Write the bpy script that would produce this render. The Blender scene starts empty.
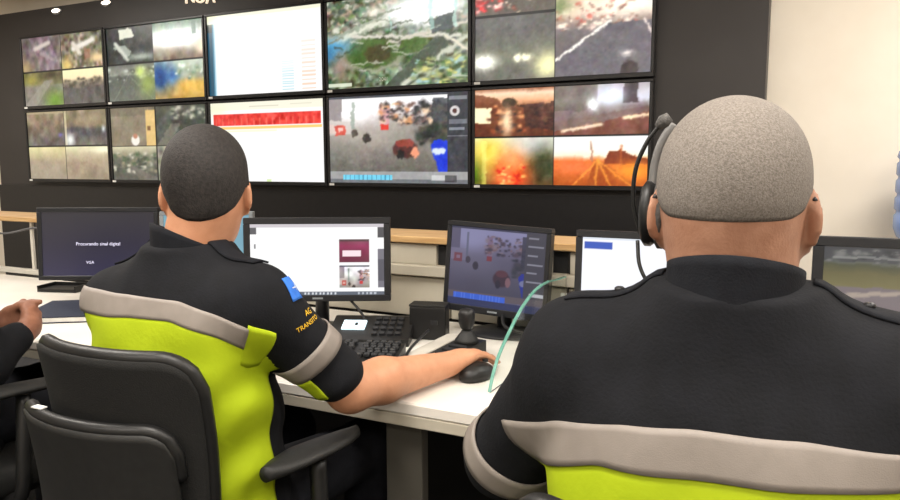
import bpy, bmesh, math, random
import numpy as np
from mathutils import Vector, Matrix
from mathutils.bvhtree import BVHTree
random.seed(7); RNG = np.random.default_rng(7)
scene = bpy.context.scene
COL = scene.collection

# ------------------------------------------------------------------ camera
F_PX, PITCH, YAW, ROLL = 723.79, 0.1207, 0.4588, 0.0021
CAM = Vector((0, 0, 1.24))
cd = bpy.data.cameras.new('camera'); cam = bpy.data.objects.new('camera', cd); COL.objects.link(cam)
cd.sensor_width = 36.0; cd.lens = F_PX / 900 * 36.0; cd.clip_start = 0.02; cd.clip_end = 60
cam.matrix_world = Matrix.Translation(CAM) @ Matrix.Rotation(YAW, 4, 'Z') @ Matrix.Rotation(math.pi/2 - PITCH, 4, 'X') @ Matrix.Rotation(-ROLL, 4, 'Z')
scene.camera = cam

# ------------------------------------------------------------------ world, lights, exposure
scene.view_settings.view_transform = 'Standard'
scene.view_settings.look = 'None'
scene.view_settings.gamma = 1.0
scene.view_settings.use_curve_mapping = False
scene.view_settings.exposure = 0.18
w = bpy.data.worlds.new('world'); scene.world = w; w.use_nodes = True
w.node_tree.nodes['Background'].inputs[0].default_value = (0.9, 0.93, 1.0, 1)
w.node_tree.nodes['Background'].inputs[1].default_value = 0.15
CEIL = 2.62
def area(name, loc, sx, sy, power, col=(1.0, 0.965, 0.92)):
    l = bpy.data.lights.new(name, 'AREA'); l.shape = 'RECTANGLE'; l.size = sx; l.size_y = sy
    l.energy = power; l.color = col
    o = bpy.data.objects.new(name, l); COL.objects.link(o); o.location = loc
    return o
LAMPS = [(-5.2, 2.5), (-2.6, 0.9), (-0.6, 0.3), (1.3, 0.9), (-1.6, -1.4), (0.9, -1.4), (0.9, 2.75)]  # unseen panels; first added to brighten the left wall, last placed for the right
for i, (x, y) in enumerate(LAMPS):
    area('ceiling_panel_light', (x, y, CEIL - 0.035), 1.15, 0.55, 34)

# ------------------------------------------------------------------ helpers
def lin(c):
    c = np.asarray(c, float) / 255.0
    return np.where(c <= 0.04045, c / 12.92, ((c + 0.055) / 1.055) ** 2.4)
def L4(c):
    a = lin(c); return (float(a[0]), float(a[1]), float(a[2]), 1.0)

def mat(name, col, rough=0.6, col2=None, scale=20.0, bump=0.0, bscale=60.0, metal=0.0, spec=0.4, detail=4.0, lo=0.35, hi=0.65, bdist=0.002, stretch=None):
    m = bpy.data.materials.new(name); m.use_nodes = True
    nt = m.node_tree; b = nt.nodes['Principled BSDF']
    b.inputs['Base Color'].default_value = L4(col); b.inputs['Roughness'].default_value = rough
    b.inputs['Metallic'].default_value = metal; b.inputs['Specular IOR Level'].default_value = spec
    tc = nt.nodes.new('ShaderNodeTexCoord'); src = tc.outputs['Object']
    if stretch:
        mp = nt.nodes.new('ShaderNodeMapping'); mp.inputs['Scale'].default_value = stretch
        nt.links.new(src, mp.inputs['Vector']); src = mp.outputs['Vector']
    if col2 is None: col2 = tuple(max(0, c * 0.9) for c in col)
    n = nt.nodes.new('ShaderNodeTexNoise'); n.inputs['Scale'].default_value = scale; n.inputs['Detail'].default_value = detail
    nt.links.new(src, n.inputs['Vector'])
    r = nt.nodes.new('ShaderNodeValToRGB')
    r.color_ramp.elements[0].position = lo; r.color_ramp.elements[0].color = L4(col2)
    r.color_ramp.elements[1].position = hi; r.color_ramp.elements[1].color = L4(col)
    nt.links.new(n.outputs['Fac'], r.inputs['Fac']); nt.links.new(r.outputs['Color'], b.inputs['Base Color'])
    if bump:
        n2 = nt.nodes.new('ShaderNodeTexNoise'); n2.inputs['Scale'].default_value = bscale; n2.inputs['Detail'].default_value = 3
        nt.links.new(src, n2.inputs['Vector'])
        bp = nt.nodes.new('ShaderNodeBump'); bp.inputs['Strength'].default_value = bump; bp.inputs['Distance'].default_value = bdist
        nt.links.new(n2.outputs['Fac'], bp.inputs['Height']); nt.links.new(bp.outputs['Normal'], b.inputs['Normal'])
    return m

def emis(name, col, strength):
    m = bpy.data.materials.new(name); m.use_nodes = True
    b = m.node_tree.nodes['Principled BSDF']
    b.inputs['Base Color'].default_value = L4(col); b.inputs['Emission Color'].default_value = L4(col)
    b.inputs['Emission Strength'].default_value = strength
    return m

M = {}
M['plaster'] = mat('plaster', (236, 228, 214), 0.85, (230, 221, 206), 3.0, 0.08, 90)
M['ceiling'] = mat('ceiling_paint', (225, 212, 196), 0.9, (219, 205, 188), 4.0)
M['carpet'] = mat('carpet', (62, 62, 64), 0.95, (44, 44, 47), 160, 0.4, 300)
M['cladding'] = mat('dark_cladding', (60, 57, 56), 0.45, (55, 52, 51), 2.5, 0.03, 40, spec=0.35)
M['black_gloss'] = mat('black_bezel_plastic', (34, 33, 34), 0.35, (30, 29, 30), 30)
M['bezel'] = mat('monitor_bezel_plastic', (30, 31, 34), 0.45, (26, 27, 30), 40, 0.05, 300)
M['bezel_light'] = mat('silver_bezel_plastic', (126, 132, 136), 0.4, (118, 124, 128), 40)
M['sticker'] = mat('white_sticker', (235, 235, 230), 0.5, (225, 225, 220), 50)
M['desk'] = mat('white_laminate', (228, 224, 216), 0.38, (222, 217, 208), 6, 0.02, 200)
M['deskgrey'] = mat('grey_laminate', (186, 180, 164), 0.5, (178, 171, 155), 8, 0.03, 200)
M['support'] = mat('shaded_grey_laminate', (82, 79, 72), 0.5, (76, 73, 66), 8)  # grey darkened to carry the shade under the worktop
M['wood'] = mat('light_wood', (200, 166, 118), 0.45, (178, 140, 92), 9, 0.05, 30, stretch=(0.6, 9, 9))
M['slot'] = mat('black_slot', (22, 22, 23), 0.6, (18, 18, 19), 20)
M['steel'] = mat('white_steel', (206, 202, 192), 0.35, (196, 192, 182), 20)
M['plastic'] = mat('black_plastic', (28, 28, 28), 0.42, (23, 23, 23), 60, 0.12, 420)
M['plastic_soft'] = mat('charcoal_plastic', (33, 33, 32), 0.55, (28, 28, 27), 60, 0.2, 500)
M['mesh'] = mat('black_chair_fabric', (24, 24, 23), 0.85, (18, 18, 17), 220, 0.5, 420)
M['chrome'] = mat('dull_metal', (150, 150, 152), 0.35, (130, 130, 132), 30, metal=0.8)
M['alu'] = mat('grey_console_plate', (196, 192, 182), 0.42, (188, 184, 174), 30)
M['key'] = mat('black_keys', (40, 41, 43), 0.5, (33, 34, 36), 80)
M['navy'] = mat('navy_cloth', (24, 25, 29), 0.9, (20, 21, 24), 35, 0.35, 260, spec=0.2)
M['navy_collar'] = mat('navy_collar_cloth', (24, 26, 31), 0.88, (20, 21, 26), 60, 0.3, 400, spec=0.2)
M['trouser'] = mat('black_trouser_cloth', (27, 28, 33), 0.9, (21, 22, 26), 40, 0.3, 260, spec=0.15)
M['lime'] = mat('fluorescent_lime_cloth', (168, 187, 24), 0.75, (157, 176, 18), 14, 0.25, 120, spec=0.25)
M['reflective'] = mat('grey_reflective_tape', (136, 128, 121), 0.55, (129, 121, 114), 30, 0.12, 700, spec=0.4)
M['blue_patch'] = mat('blue_patch_cloth', (52, 118, 214), 0.7, (40, 104, 198), 60, 0.2, 500)
M['white_thread'] = mat('white_thread', (222, 228, 236), 0.7)
M['yellow_thread'] = mat('yellow_thread', (240, 196, 44), 0.7, (226, 178, 34), 200)
M['skin_r'] = mat('skin_tan', (170, 126, 102), 0.55, (156, 112, 89), 45, 0.2, 300, spec=0.35)
M['skin_l'] = mat('skin_light_tan', (196, 142, 110), 0.52, (188, 133, 101), 40, 0.2, 300, spec=0.35)
M['skin_3'] = mat('skin_brown', (146, 100, 78), 0.55, (130, 86, 66), 40, 0.2, 300, spec=0.35)
M['hair_grey'] = mat('grey_stubble_hair', (132, 125, 118), 0.85, (108, 101, 94), 460, 0.5, 700, detail=3, lo=0.38, hi=0.62)
M['hair_dark'] = mat('dark_cropped_hair', (46, 42, 40), 0.75, (30, 27, 26), 150, 0.6, 300, detail=6)
M['shoe'] = mat('black_leather', (22, 21, 21), 0.4)
M['eyewhite'] = mat('eye_white', (225, 220, 214), 0.3)
M['iris'] = mat('brown_iris', (60, 40, 28), 0.2)
M['lips'] = mat('lips', (158, 96, 84), 0.5)
M['sole'] = mat('rubber_grey', (90, 90, 92), 0.7)
M['headset_grey'] = mat('grey_headset_band', (122, 120, 118), 0.4)
M['foam'] = mat('dark_grey_foam', (96, 94, 92), 0.95, (76, 74, 72), 200, 0.6, 500)
M['sign_glow'] = emis('glowing_sign_letters', (255, 236, 208), 0.75)  # emission added to brighten letters that catch little light
M['lamp_on'] = emis('lamp_glow', (255, 238, 214), 6.0)
M['phone_screen'] = emis('phone_screen_glow', (206, 232, 244), 0.95)
M['screen_white_text'] = emis('screen_text_glow', (190, 190, 214), 0.8)
M['screen_blue'] = emis('screen_text_blue', (46, 88, 196), 0.8)
M['water'] = mat('blue_bottle_plastic', (156, 186, 244), 0.2, (146, 176, 238), 8, spec=0.5)
M['mousepad'] = mat('dark_blue_pad', (38, 44, 62), 0.8, (32, 38, 54), 80)
M['paper'] = mat('paper', (232, 230, 224), 0.8)
gl = bpy.data.materials.new('clear_glass'); gl.use_nodes = True
gb = gl.node_tree.nodes['Principled BSDF']; gb.inputs['Transmission Weight'].default_value = 1.0
gb.inputs['Base Color'].default_value = (0.93, 0.975, 0.96, 1); gb.inputs['Roughness'].default_value = 0.0; gb.inputs['IOR'].default_value = 1.12
M['glass'] = gl
M['glass_edge'] = mat('green_glass_edge', (104, 156, 142), 0.2, (84, 138, 124), 30, spec=0.6)

def link(name, me, material=None, parent=None, smooth=False):
    o = bpy.data.objects.new(name, me); COL.objects.link(o)
    if material is not None:
        me.materials.append(M[material] if isinstance(material, str) else material)
    if smooth:
        me.polygons.foreach_set('use_smooth', [True] * len(me.polygons))
    if parent is not None: o.parent = parent
    return o
def obj(name, bm, material, parent=None, smooth=False, loc=None, rot=None):
    me = bpy.data.meshes.new(name); bmesh.ops.recalc_face_normals(bm, faces=bm.faces[:]); bm.to_mesh(me); bm.free()
    o = link(name, me, material, parent, smooth)
    if loc is not None: o.location = loc
    if rot is not None: o.rotation_euler = rot
    return o
def tag(o, label=None, cat=None, group=None, kind=None):
    if label: o['label'] = label
    if cat: o['category'] = cat
    if group: o['group'] = group
    if kind: o['kind'] = kind
    return o
def thing(name, label, cat, loc=(0, 0, 0), rz=0.0, group=None):
    o = bpy.data.objects.new(name, None); COL.objects.link(o); o.location = loc; o.rotation_euler = (0, 0, rz)
    o.empty_display_size = 0.05
    return tag(o, label, cat, group)
def B(): return bmesh.new()
def box(bm, c, s, rot=None, bev=0.0, seg=2):
    g = bmesh.ops.create_cube(bm, size=1.0)['verts']
    m = Matrix.Translation(Vector(c)) @ (rot.to_4x4() if rot is not None else Matrix.Identity(4)) @ Matrix.Diagonal((s[0], s[1], s[2], 1))
    bmesh.ops.transform(bm, matrix=m, verts=g)
    if bev:
        es = list({e for v in g for e in v.link_edges})
        bmesh.ops.bevel(bm, geom=es, offset=bev, segments=seg, affect='EDGES', profile=0.6)
    return bm
def bx(c, s, rot=None, bev=0.0, seg=2): return box(B(), c, s, rot, bev, seg)
def frame_of(d):
    d = Vector(d).normalized(); a = Vector((0, 0, 1)) if abs(d.z) < 0.9 else Vector((1, 0, 0))
    x = d.cross(a).normalized(); y = d.cross(x).normalized(); return x, y
def tube(bm, pts, r, n=8, cap=True):
    pts = [Vector(p) for p in pts]; rs = r if isinstance(r, (list, tuple)) else [r] * len(pts)
    rings = []; x = None
    for i, p in enumerate(pts):
        d = (pts[min(i + 1, len(pts) - 1)] - pts[max(i - 1, 0)]).normalized()
        if x is None: x, y = frame_of(d)
        else:
            x = (x - d * x.dot(d)).normalized(); y = d.cross(x).normalized()
        rings.append([bm.verts.new(p + (x * math.cos(2 * math.pi * k / n) + y * math.sin(2 * math.pi * k / n)) * rs[i]) for k in range(n)])
    for a, b in zip(rings, rings[1:]):
        for k in range(n): bm.faces.new((a[k], a[(k + 1) % n], b[(k + 1) % n], b[k]))
    if cap: bm.faces.new(rings[0]); bm.faces.new(rings[-1])
    return bm
def spline(pts, n=10):
    P = [Vector(p) for p in pts]; P = [P[0] * 2 - P[1]] + P + [P[-1] * 2 - P[-2]]; out = []
    for i in range(1, len(P) - 2):
        for k in range(n):
            t = k / n; a, b, c, d = P[i - 1:i + 3]
            out.append(0.5 * ((2 * b) + (c - a) * t + (2 * a - 5 * b + 4 * c - d) * t * t + (3 * b - a - 3 * c + d) * t ** 3))
    out.append(P[-2]); return out
def prism(bm, outline, axis, a, b):
    """outline: list of 2D points in the plane normal to axis ('X','Y','Z'), extruded a..b"""
    def mk(p, t): return {'X': (t, p[0], p[1]), 'Y': (p[0], t, p[1]), 'Z': (p[0], p[1], t)}[axis]
    A = [bm.verts.new(mk(p, a)) for p in outline]; Bv = [bm.verts.new(mk(p, b)) for p in outline]
    bm.faces.new(A); bm.faces.new(Bv)
    for i in range(len(A)):
        j = (i + 1) % len(A); bm.faces.new((A[i], A[j], Bv[j], Bv[i]))
    return bm
def lathe(bm, prof, n=24, c=(0, 0, 0)):
    rings = []
    for r, z in prof:
        rings.append([bm.verts.new((c[0] + r * math.cos(2 * math.pi * k / n), c[1] + r * math.sin(2 * math.pi * k / n), c[2] + z)) for k in range(n)])
    for a, b in zip(rings, rings[1:]):
        for k in range(n): bm.faces.new((a[k], a[(k + 1) % n], b[(k + 1) % n], b[k]))
    bm.faces.new(rings[0]); bm.faces.new(rings[-1]); return bm
def grid_mesh(name, P, closed_u=False):
    """P: array (nv, nu, 3)"""
    nv, nu = P.shape[:2]; me = bpy.data.meshes.new(name)
    idx = np.arange(nv * nu).reshape(nv, nu)
    if closed_u: idx = np.concatenate([idx, idx[:, :1]], 1)
    q = np.stack([idx[:-1, :-1], idx[:-1, 1:], idx[1:, 1:], idx[1:, :-1]], -1).reshape(-1, 4)
    set_mesh(me, P.reshape(-1, 3), q); return me
def set_mesh(me, V, Q):
    me.vertices.add(len(V)); me.vertices.foreach_set('co', np.asarray(V, np.float32).ravel())
    me.loops.add(Q.size); me.loops.foreach_set('vertex_index', Q.ravel().astype(np.int32))
    me.polygons.add(len(Q)); me.polygons.foreach_set('loop_start', np.arange(0, Q.size, Q.shape[1], dtype=np.int32))
    me.update(calc_edges=True); me.validate()
def shell(name, P, t, closed_u=False):
    """thick sheet: P (nv,nu,3) outer surface, thickened against its own normals by t"""
    N = np.zeros_like(P)
    if closed_u: du = np.roll(P, -1, 1) - np.roll(P, 1, 1)
    else: du = np.gradient(P, axis=1)
    dv = np.gradient(P, axis=0); N = np.cross(du, dv); N /= np.linalg.norm(N, axis=2, keepdims=True) + 1e-9
    Q = P - N * t; nv, nu = P.shape[:2]
    V = np.concatenate([P.reshape(-1, 3), Q.reshape(-1, 3)]); idx = np.arange(nv * nu).reshape(nv, nu); idc = idx
    if closed_u: idc = np.concatenate([idx, idx[:, :1]], 1)
    f = np.stack([idc[:-1, :-1], idc[:-1, 1:], idc[1:, 1:], idc[1:, :-1]], -1).reshape(-1, 4); o = nv * nu
    fs = [f, f[:, ::-1] + o]
    def rim(e): return np.stack([e[:-1], e[:-1] + o, e[1:] + o, e[1:]], -1)
    fs += [rim(idc[0]), rim(idc[-1][::-1])]
    if not closed_u: fs += [rim(idx[::-1, 0]), rim(idx[:, -1])]
    me = bpy.data.meshes.new(name); set_mesh(me, V, np.concatenate(fs)); return me

def text_mesh(name, s, size, material, parent, origin, ux, uy, extrude=0.0, align='CENTER'):
    cu = bpy.data.curves.new(name, 'FONT'); cu.body = s; cu.size = size; cu.align_x = align; cu.align_y = 'CENTER'; cu.extrude = extrude
    cu.resolution_u = 3
    o = bpy.data.objects.new(name, cu); COL.objects.link(o)
    dg = bpy.context.evaluated_depsgraph_get(); me = bpy.data.meshes.new_from_object(o.evaluated_get(dg))
    bpy.data.objects.remove(o); bpy.data.curves.remove(cu)
    ux = Vector(ux).normalized(); uy = Vector(uy).normalized(); n = ux.cross(uy)
    me.transform(Matrix(((ux.x, uy.x, n.x, origin[0]), (ux.y, uy.y, n.y, origin[1]), (ux.z, uy.z, n.z, origin[2]), (0, 0, 0, 1))))
    me.materials.clear(); return link(name, me, material, parent)

# the photograph's rays, used once to measure where things stand in the room
def ray(u, v):
    a = (u - 450) / F_PX; b = (v - 250) / F_PX
    z = math.cos(PITCH) - b * math.sin(PITCH); y = -math.sin(PITCH) - b * math.cos(PITCH)
    c, s = math.cos(YAW), math.sin(YAW)
    return Vector((a * c - z * s, a * s + z * c, y))
def U(u, v, d): return CAM + ray(u, v) * d
def UZ(u, v, z): r = ray(u, v); return CAM + r * ((z - CAM.z) / r.z)
def UY(u, v, y): r = ray(u, v); return CAM + r * (y / r.y)

# ------------------------------------------------------------------ the room
def struct(name, bm, m, parent=None, label=None):
    o = obj(name, bm, m, parent)
    if parent is None: o['kind'] = 'structure'
    if label: o['label'] = label
    return o
WY = 3.8                      # plane of the screen wall
struct('floor', bx((-1.6, 0.7, -0.03), (10.4, 7.4, 0.06)), 'carpet')
struct('ceiling', bx((-1.6, 0.7, CEIL + 0.03), (10.4, 7.4, 0.06)), 'ceiling')
struct('wall_front', bx((-1.6, 4.06, CEIL / 2), (10.4, 0.1, CEIL)), 'plaster')
struct('wall_rear', bx((-1.6, -2.9, CEIL / 2), (10.4, 0.1, CEIL)), 'plaster')
struct('wall_left', bx((-6.75, 0.6, CEIL / 2), (0.1, 7.2, CEIL)), 'plaster')
struct('wall_right', bx((3.55, 0.6, CEIL / 2), (0.1, 7.2, CEIL)), 'plaster')
cx0 = UY(-4, 190, WY).x; cx1 = UY(767, 50, WY).x; ctop = UY(20, 9, WY).z
clad = struct('trim_1', bx(((cx0 + cx1) / 2, WY + 0.15, ctop / 2), (cx1 - cx0, 0.2, ctop)), 'cladding', label='dark charcoal wall cladding carrying the video wall')
struct('trim_2', bx(((cx0 + cx1) / 2, WY + 0.04, .53), (cx1 - cx0, 0.02, 1.06)), 'black_gloss', label='black panel below the video wall')
for i, (x, y) in enumerate(LAMPS):
    t = thing('ceiling_light_panel', 'unseen white framed ceiling light panel over the room', 'ceiling light', (x, y, CEIL), 0, 'rectangular ceiling light panels')
    b = B()
    for sx, sy, cx, cy in ((1.24, 0.04, 0, 0.3), (1.24, 0.04, 0, -0.3), (0.04, 0.64, 0.6, 0), (0.04, 0.64, -0.6, 0)):
        box(b, (cx, cy, -0.012), (sx, sy, 0.024))
    obj('frame', b, 'steel', t)
    obj('diffuser', bx((0, 0, -0.008), (1.16, 0.56, 0.012)), M['lamp_on'], t)

# small spot lamps along the head of the cladding and one in the ceiling corner
def spot(u, v, label, y=None):
    p = UY(u, v, WY + 0.05)
    t = thing('spot_lamp', label, 'lamp', p, 0, 'small spot lamps over the video wall')
    b = lathe(B(), [(0.030, -0.012), (0.055, -0.012), (0.06, 0.0), (0.055, 0.006)], 24)
    bmesh.ops.transform(b, matrix=Matrix.Diagonal((1.0, 1, 0.5, 1)) @ Matrix.Rotation(math.pi / 2, 4, 'X'), verts=b.verts[:])
    obj('trim_ring', b, 'chrome', t, True)
    b = lathe(B(), [(0.001, 0.016), (0.042, 0.012), (0.05, 0.0)], 24)
    bmesh.ops.transform(b, matrix=Matrix.Diagonal((1.0, 1, 0.30, 1)) @ Matrix.Rotation(math.pi / 2, 4, 'X'), verts=b.verts[:])
    obj('bulb', b, 'lamp_on', t, True)
spot(57, 10, 'oval spot lamp at the head of the dark wall, over the far left screen')
spot(107, 2, 'oval spot lamp at the head of the dark wall, over the second screen')
p = UZ(10, 1, CEIL)
t = thing('ceiling_spot', 'round recessed spot lamp in the beige ceiling corner', 'lamp', p)
obj('trim_ring', lathe(B(), [(0.05, -0.004), (0.085, -0.01), (0.095, 0.0)], 24), 'steel', t, True)
obj('bulb', lathe(B(), [(0.001, -0.012), (0.05, -0.008), (0.06, 0.0)], 24), 'lamp_on', t, True)
# sign letters above the screens
sg = thing('wall_sign', 'pale sign letters with added glow on the dark wall above the screens', 'sign', UY(198, -3, WY + 0.045))
for ch, u in (('N', 190.5), ('O', 201), ('A', 211)):
    q = UY(u, -3.2, WY + 0.045) - sg.location
    text_mesh('letter', ch, 0.125, 'sign_glow', sg, q, (1, 0, 0), (0, 0, 1), 0.008)

# ------------------------------------------------------------------ pictures on the screens (flat print, one colour per point of a fine grid)
class Pic:
    def __init__(s, a):
        s.a = a; s.h, s.w = a.shape[:2]
        s.y, s.x = np.mgrid[0:s.h, 0:s.w].astype(float); s.x = (s.x + .5) / s.w; s.y = (s.y + .5) / s.h
        s.asp = s.w / s.h
    def sub(s, x0, y0, x1, y1):
        return Pic(s.a[int(round(y0 * s.h)):int(round(y1 * s.h)), int(round(x0 * s.w)):int(round(x1 * s.w))])
    def mix(s, m, c):
        m = np.clip(m, 0, 1)[..., None]; s.a[:] = s.a * (1 - m) + np.array(c, float) * m; return s
    def fill(s, c): s.a[:] = c; return s
    def grad(s, stops):
        ys = [p for p, _ in stops]
        for k in range(3): s.a[..., k] = np.interp(s.y, ys, [c[k] for _, c in stops])
        return s
    def rect(s, x0, y0, x1, y1, c, a=1.0): return s.mix(((s.x >= x0) & (s.x <= x1) & (s.y >= y0) & (s.y <= y1)) * a, c)
    def glow(s, cx, cy, rx, ry, c, a=1.0, p=2): return s.mix(a * np.exp(-(np.abs((s.x - cx) / rx) ** p + np.abs((s.y - cy) / ry) ** p)), c)
    def ell(s, cx, cy, rx, ry, c, a=1.0): return s.mix(a * np.clip((1.15 - np.sqrt(((s.x - cx) / rx) ** 2 + ((s.y - cy) / ry) ** 2)) * 5, 0, 1), c)
    def line(s, x0, y0, x1, y1, wd, c, a=1.0):
        dx, dy = x1 - x0, y1 - y0; t = np.clip(((s.x - x0) * dx + (s.y - y0) * dy) / (dx * dx + dy * dy), 0, 1)
        d = np.hypot((s.x - x0 - t * dx), (s.y - y0 - t * dy) / 1.3); return s.mix(a * np.clip(1.5 - d / wd, 0, 1), c)
    def poly(s, pts, c, a=1.0):
        ins = np.zeros_like(s.x, bool); n = len(pts)
        for i in range(n):
            (xa, ya), (xb, yb) = pts[i], pts[(i + 1) % n]
            if ya == yb: continue
            k = ((ya > s.y) != (yb > s.y)) & (s.x < (xb - xa) * (s.y - ya) / (yb - ya) + xa); ins ^= k
        return s.mix(ins * a, c)
    def noise(s, n, amp, y0=0.0, y1=1.0, chroma=0.22):
        r = RNG.normal(size=(max(2, int(n)), max(2, int(n * s.asp)), 4))
        gy = s.y * (r.shape[0] - 1); gx = s.x * (r.shape[1] - 1); iy = np.minimum(gy.astype(int), r.shape[0] - 2); ix = np.minimum(gx.astype(int), r.shape[1] - 2)
        fy = (gy - iy)[..., None]; fx = (gx - ix)[..., None]
        v = (r[iy, ix] * (1 - fx) + r[iy, ix + 1] * fx) * (1 - fy) + (r[iy + 1, ix] * (1 - fx) + r[iy + 1, ix + 1] * fx) * fy
        m = ((s.y >= y0) & (s.y <= y1))[..., None]
        s.a[:] = np.clip(s.a + m * amp * (v[..., :1] * (1 - chroma) + v[..., 1:] * chroma), 0, 255); return s
    def spots(s, n, box_, cols, r0, r1, a=0.9):
        for i in range(int(n * 1.8)):
            x = RNG.uniform(box_[0], box_[2]); y = RNG.uniform(box_[1], box_[3]); r = RNG.uniform(r0, r1)
            r *= .75; s.glow(x, y, r * RNG.uniform(.7, 1.3), r * s.asp * RNG.uniform(.35, .9), cols[int(RNG.integers(len(cols)))], a * 1.1, 2.5)
        return s
def _jit(p, amp, n):
    r = RNG.normal(size=(n, int(n * p.asp) + 2, 2)); gy = p.y * (r.shape[0] - 1); gx = p.x * (r.shape[1] - 1); iy = np.minimum(gy.astype(int), r.shape[0] - 2); ix = np.minimum(gx.astype(int), r.shape[1] - 2)
    fy = (gy - iy)[..., None]; fx = (gx - ix)[..., None]; v = (r[iy, ix] * (1 - fx) + r[iy, ix + 1] * fx) * (1 - fy) + (r[iy + 1, ix] * (1 - fx) + r[iy + 1, ix + 1] * fx) * fy
    yy = np.clip((p.y + v[..., 0] * amp) * p.h - .5, 0, p.h - 1); xx = np.clip((p.x + v[..., 1] * amp / p.asp) * p.w - .5, 0, p.w - 1)
    p.a[:] = p.a[np.round(yy).astype(int), np.round(xx).astype(int)]
Q4 = [(0, 0, .462, .48), (.51, 0, 1, .48), (0, .545, .462, 1), (.51, .545, 1, 1)]
def canvas(wd, hg, c=(20, 20, 22)): return Pic(np.ones((hg, wd, 3)) * np.array(c, float))
def road(p, sky, ground, hz, vp=0.5, lines=(230, 225, 215), verge=None):
    p.grad([(0, sky[0]), (hz - .02, sky[1]), (hz + .02, ground[0]), (1, ground[1])])
    if verge: p.poly([(0, hz), (vp, hz), (0, 1.0)], verge); p.poly([(vp, hz), (1, hz), (1, .85)], verge)
    for x in (.18, .85): p.line(vp, hz, x + (x - vp) * .4, 1.05, .006, lines, .3)
    return p

def pic_1():
    c = canvas(144, 84)
    q = c.sub(0, 0, .49, .49).fill((112, 100, 98)); q.poly([(.2, 0), (.7, 0), (1, 1), (.5, 1)], (128, 112, 116)).noise(9, 26); q.line(.35, .35, .7, .2, .05, (190, 180, 172)).line(.5, .5, .8, .7, .04, (150, 136, 138)).glow(.05, .9, .2, .2, (170, 150, 110))
    q = c.sub(.5, 0, 1, .49).fill((116, 108, 92)).noise(12, 40); q.line(.3, .45, .75, .25, .06, (214, 208, 198)).line(.3, .3, .45, .6, .05, (204, 196, 182)).glow(.85, .75, .2, .15, (224, 196, 150)).glow(.12, .9, .15, .2, (206, 180, 110)).rect(.55, .5, .7, .75, (160, 110, 90), .6)
    q = c.sub(0, .51, .49, 1).grad([(0, (110, 108, 70)), (.35, (120, 116, 86)), (.4, (128, 122, 112)), (1, (120, 116, 108))]); q.noise(7, 14).poly([(0, .95), (.55, .25), (.75, .25), (.3, 1), (0, 1)], (142, 136, 126)); q.glow(.8, .85, .25, .3, (108, 142, 52)).glow(.2, .2, .2, .15, (150, 140, 70)).glow(.75, .1, .3, .12, (70, 62, 44))
    q = c.sub(.5, .51, 1, 1).grad([(0, (240, 222, 178)), (.25, (232, 210, 170)), (.42, (110, 102, 92)), (.55, (92, 88, 84)), (1, (98, 94, 90))]); q.spots(26, (0, .25, 1, .5), [(74, 68, 58), (90, 84, 70), (130, 120, 104)], .02, .07); q.noise(7, 10, .5)
    return c
def pic_2():
    c = canvas(144, 84)
    q = c.sub(0, 0, .5, .49).fill((52, 56, 54)).noise(8, 18); q.poly([(.28, .08), (.55, .05), (.62, .3), (.3, .34)], (206, 206, 190)).poly([(.15, .55), (.4, .5), (.55, .72), (.45, .85)], (150, 156, 146)).line(.2, .45, .45, .9, .04, (190, 192, 180)).glow(.75, .85, .3, .1, (166, 172, 160))
    q = c.sub(.5, 0, 1, .49).grad([(0, (92, 116, 98)), (.3, (150, 166, 150)), (.65, (160, 150, 132)), (1, (112, 96, 80))]); q.noise(8, 20); q.glow(.45, .45, .55, .24, (255, 255, 252), 1.3, 2.6).glow(.95, .75, .1, .2, (232, 214, 186)).rect(.78, 0, .86, .4, (70, 96, 84), .6)
    q = c.sub(0, .51, .5, 1); road(q, ((104, 106, 100), (150, 152, 140)), ((94, 98, 92), (104, 108, 98)), .28, .45); q.spots(22, (0, .1, 1, .42), [(64, 66, 62), (190, 194, 184), (84, 90, 78), (120, 122, 112)], .02, .08); q.glow(.85, .55, .18, .35, (146, 160, 92)).glow(.7, .2, .1, .15, (190, 206, 120))
    q = c.sub(.5, .51, 1, 1).grad([(0, (176, 186, 170)), (.45, (150, 158, 140)), (.6, (196, 164, 90)), (1, (176, 140, 74))]); q.glow(.12, .4, .2, .4, (28, 76, 132), 1.2).glow(.38, .45, .12, .25, (60, 110, 170)).glow(.7, .7, .3, .2, (214, 172, 84)).spots(12, (.4, .1, 1, .5), [(220, 226, 214), (120, 140, 120), (170, 180, 150)], .03, .07); q.noise(9, 14)
    return c
def pic_3():
    c = canvas(150, 88, (255, 255, 255)); c.rect(0, 0, 1, .04, (250, 248, 224)); c.rect(0, .1, .06, 1, (34, 84, 108)).rect(0, .1, .045, .2, (56, 64, 66)).rect(.045, .1, .07, 1, (120, 190, 220), .5)
    c.glow(.03, .03, .06, .08, (238, 240, 196))
    for k in range(12):
        c.rect(.66, .62 + k * .03, .76, .632 + k * .03, (176, 222, 232), .6 + .03 * k if k > 3 else .3); c.rect(.83, .4 + k * .05, .94, .418 + k * .05, (246, 206, 176), .35 + .05 * k)
    return c
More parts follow.
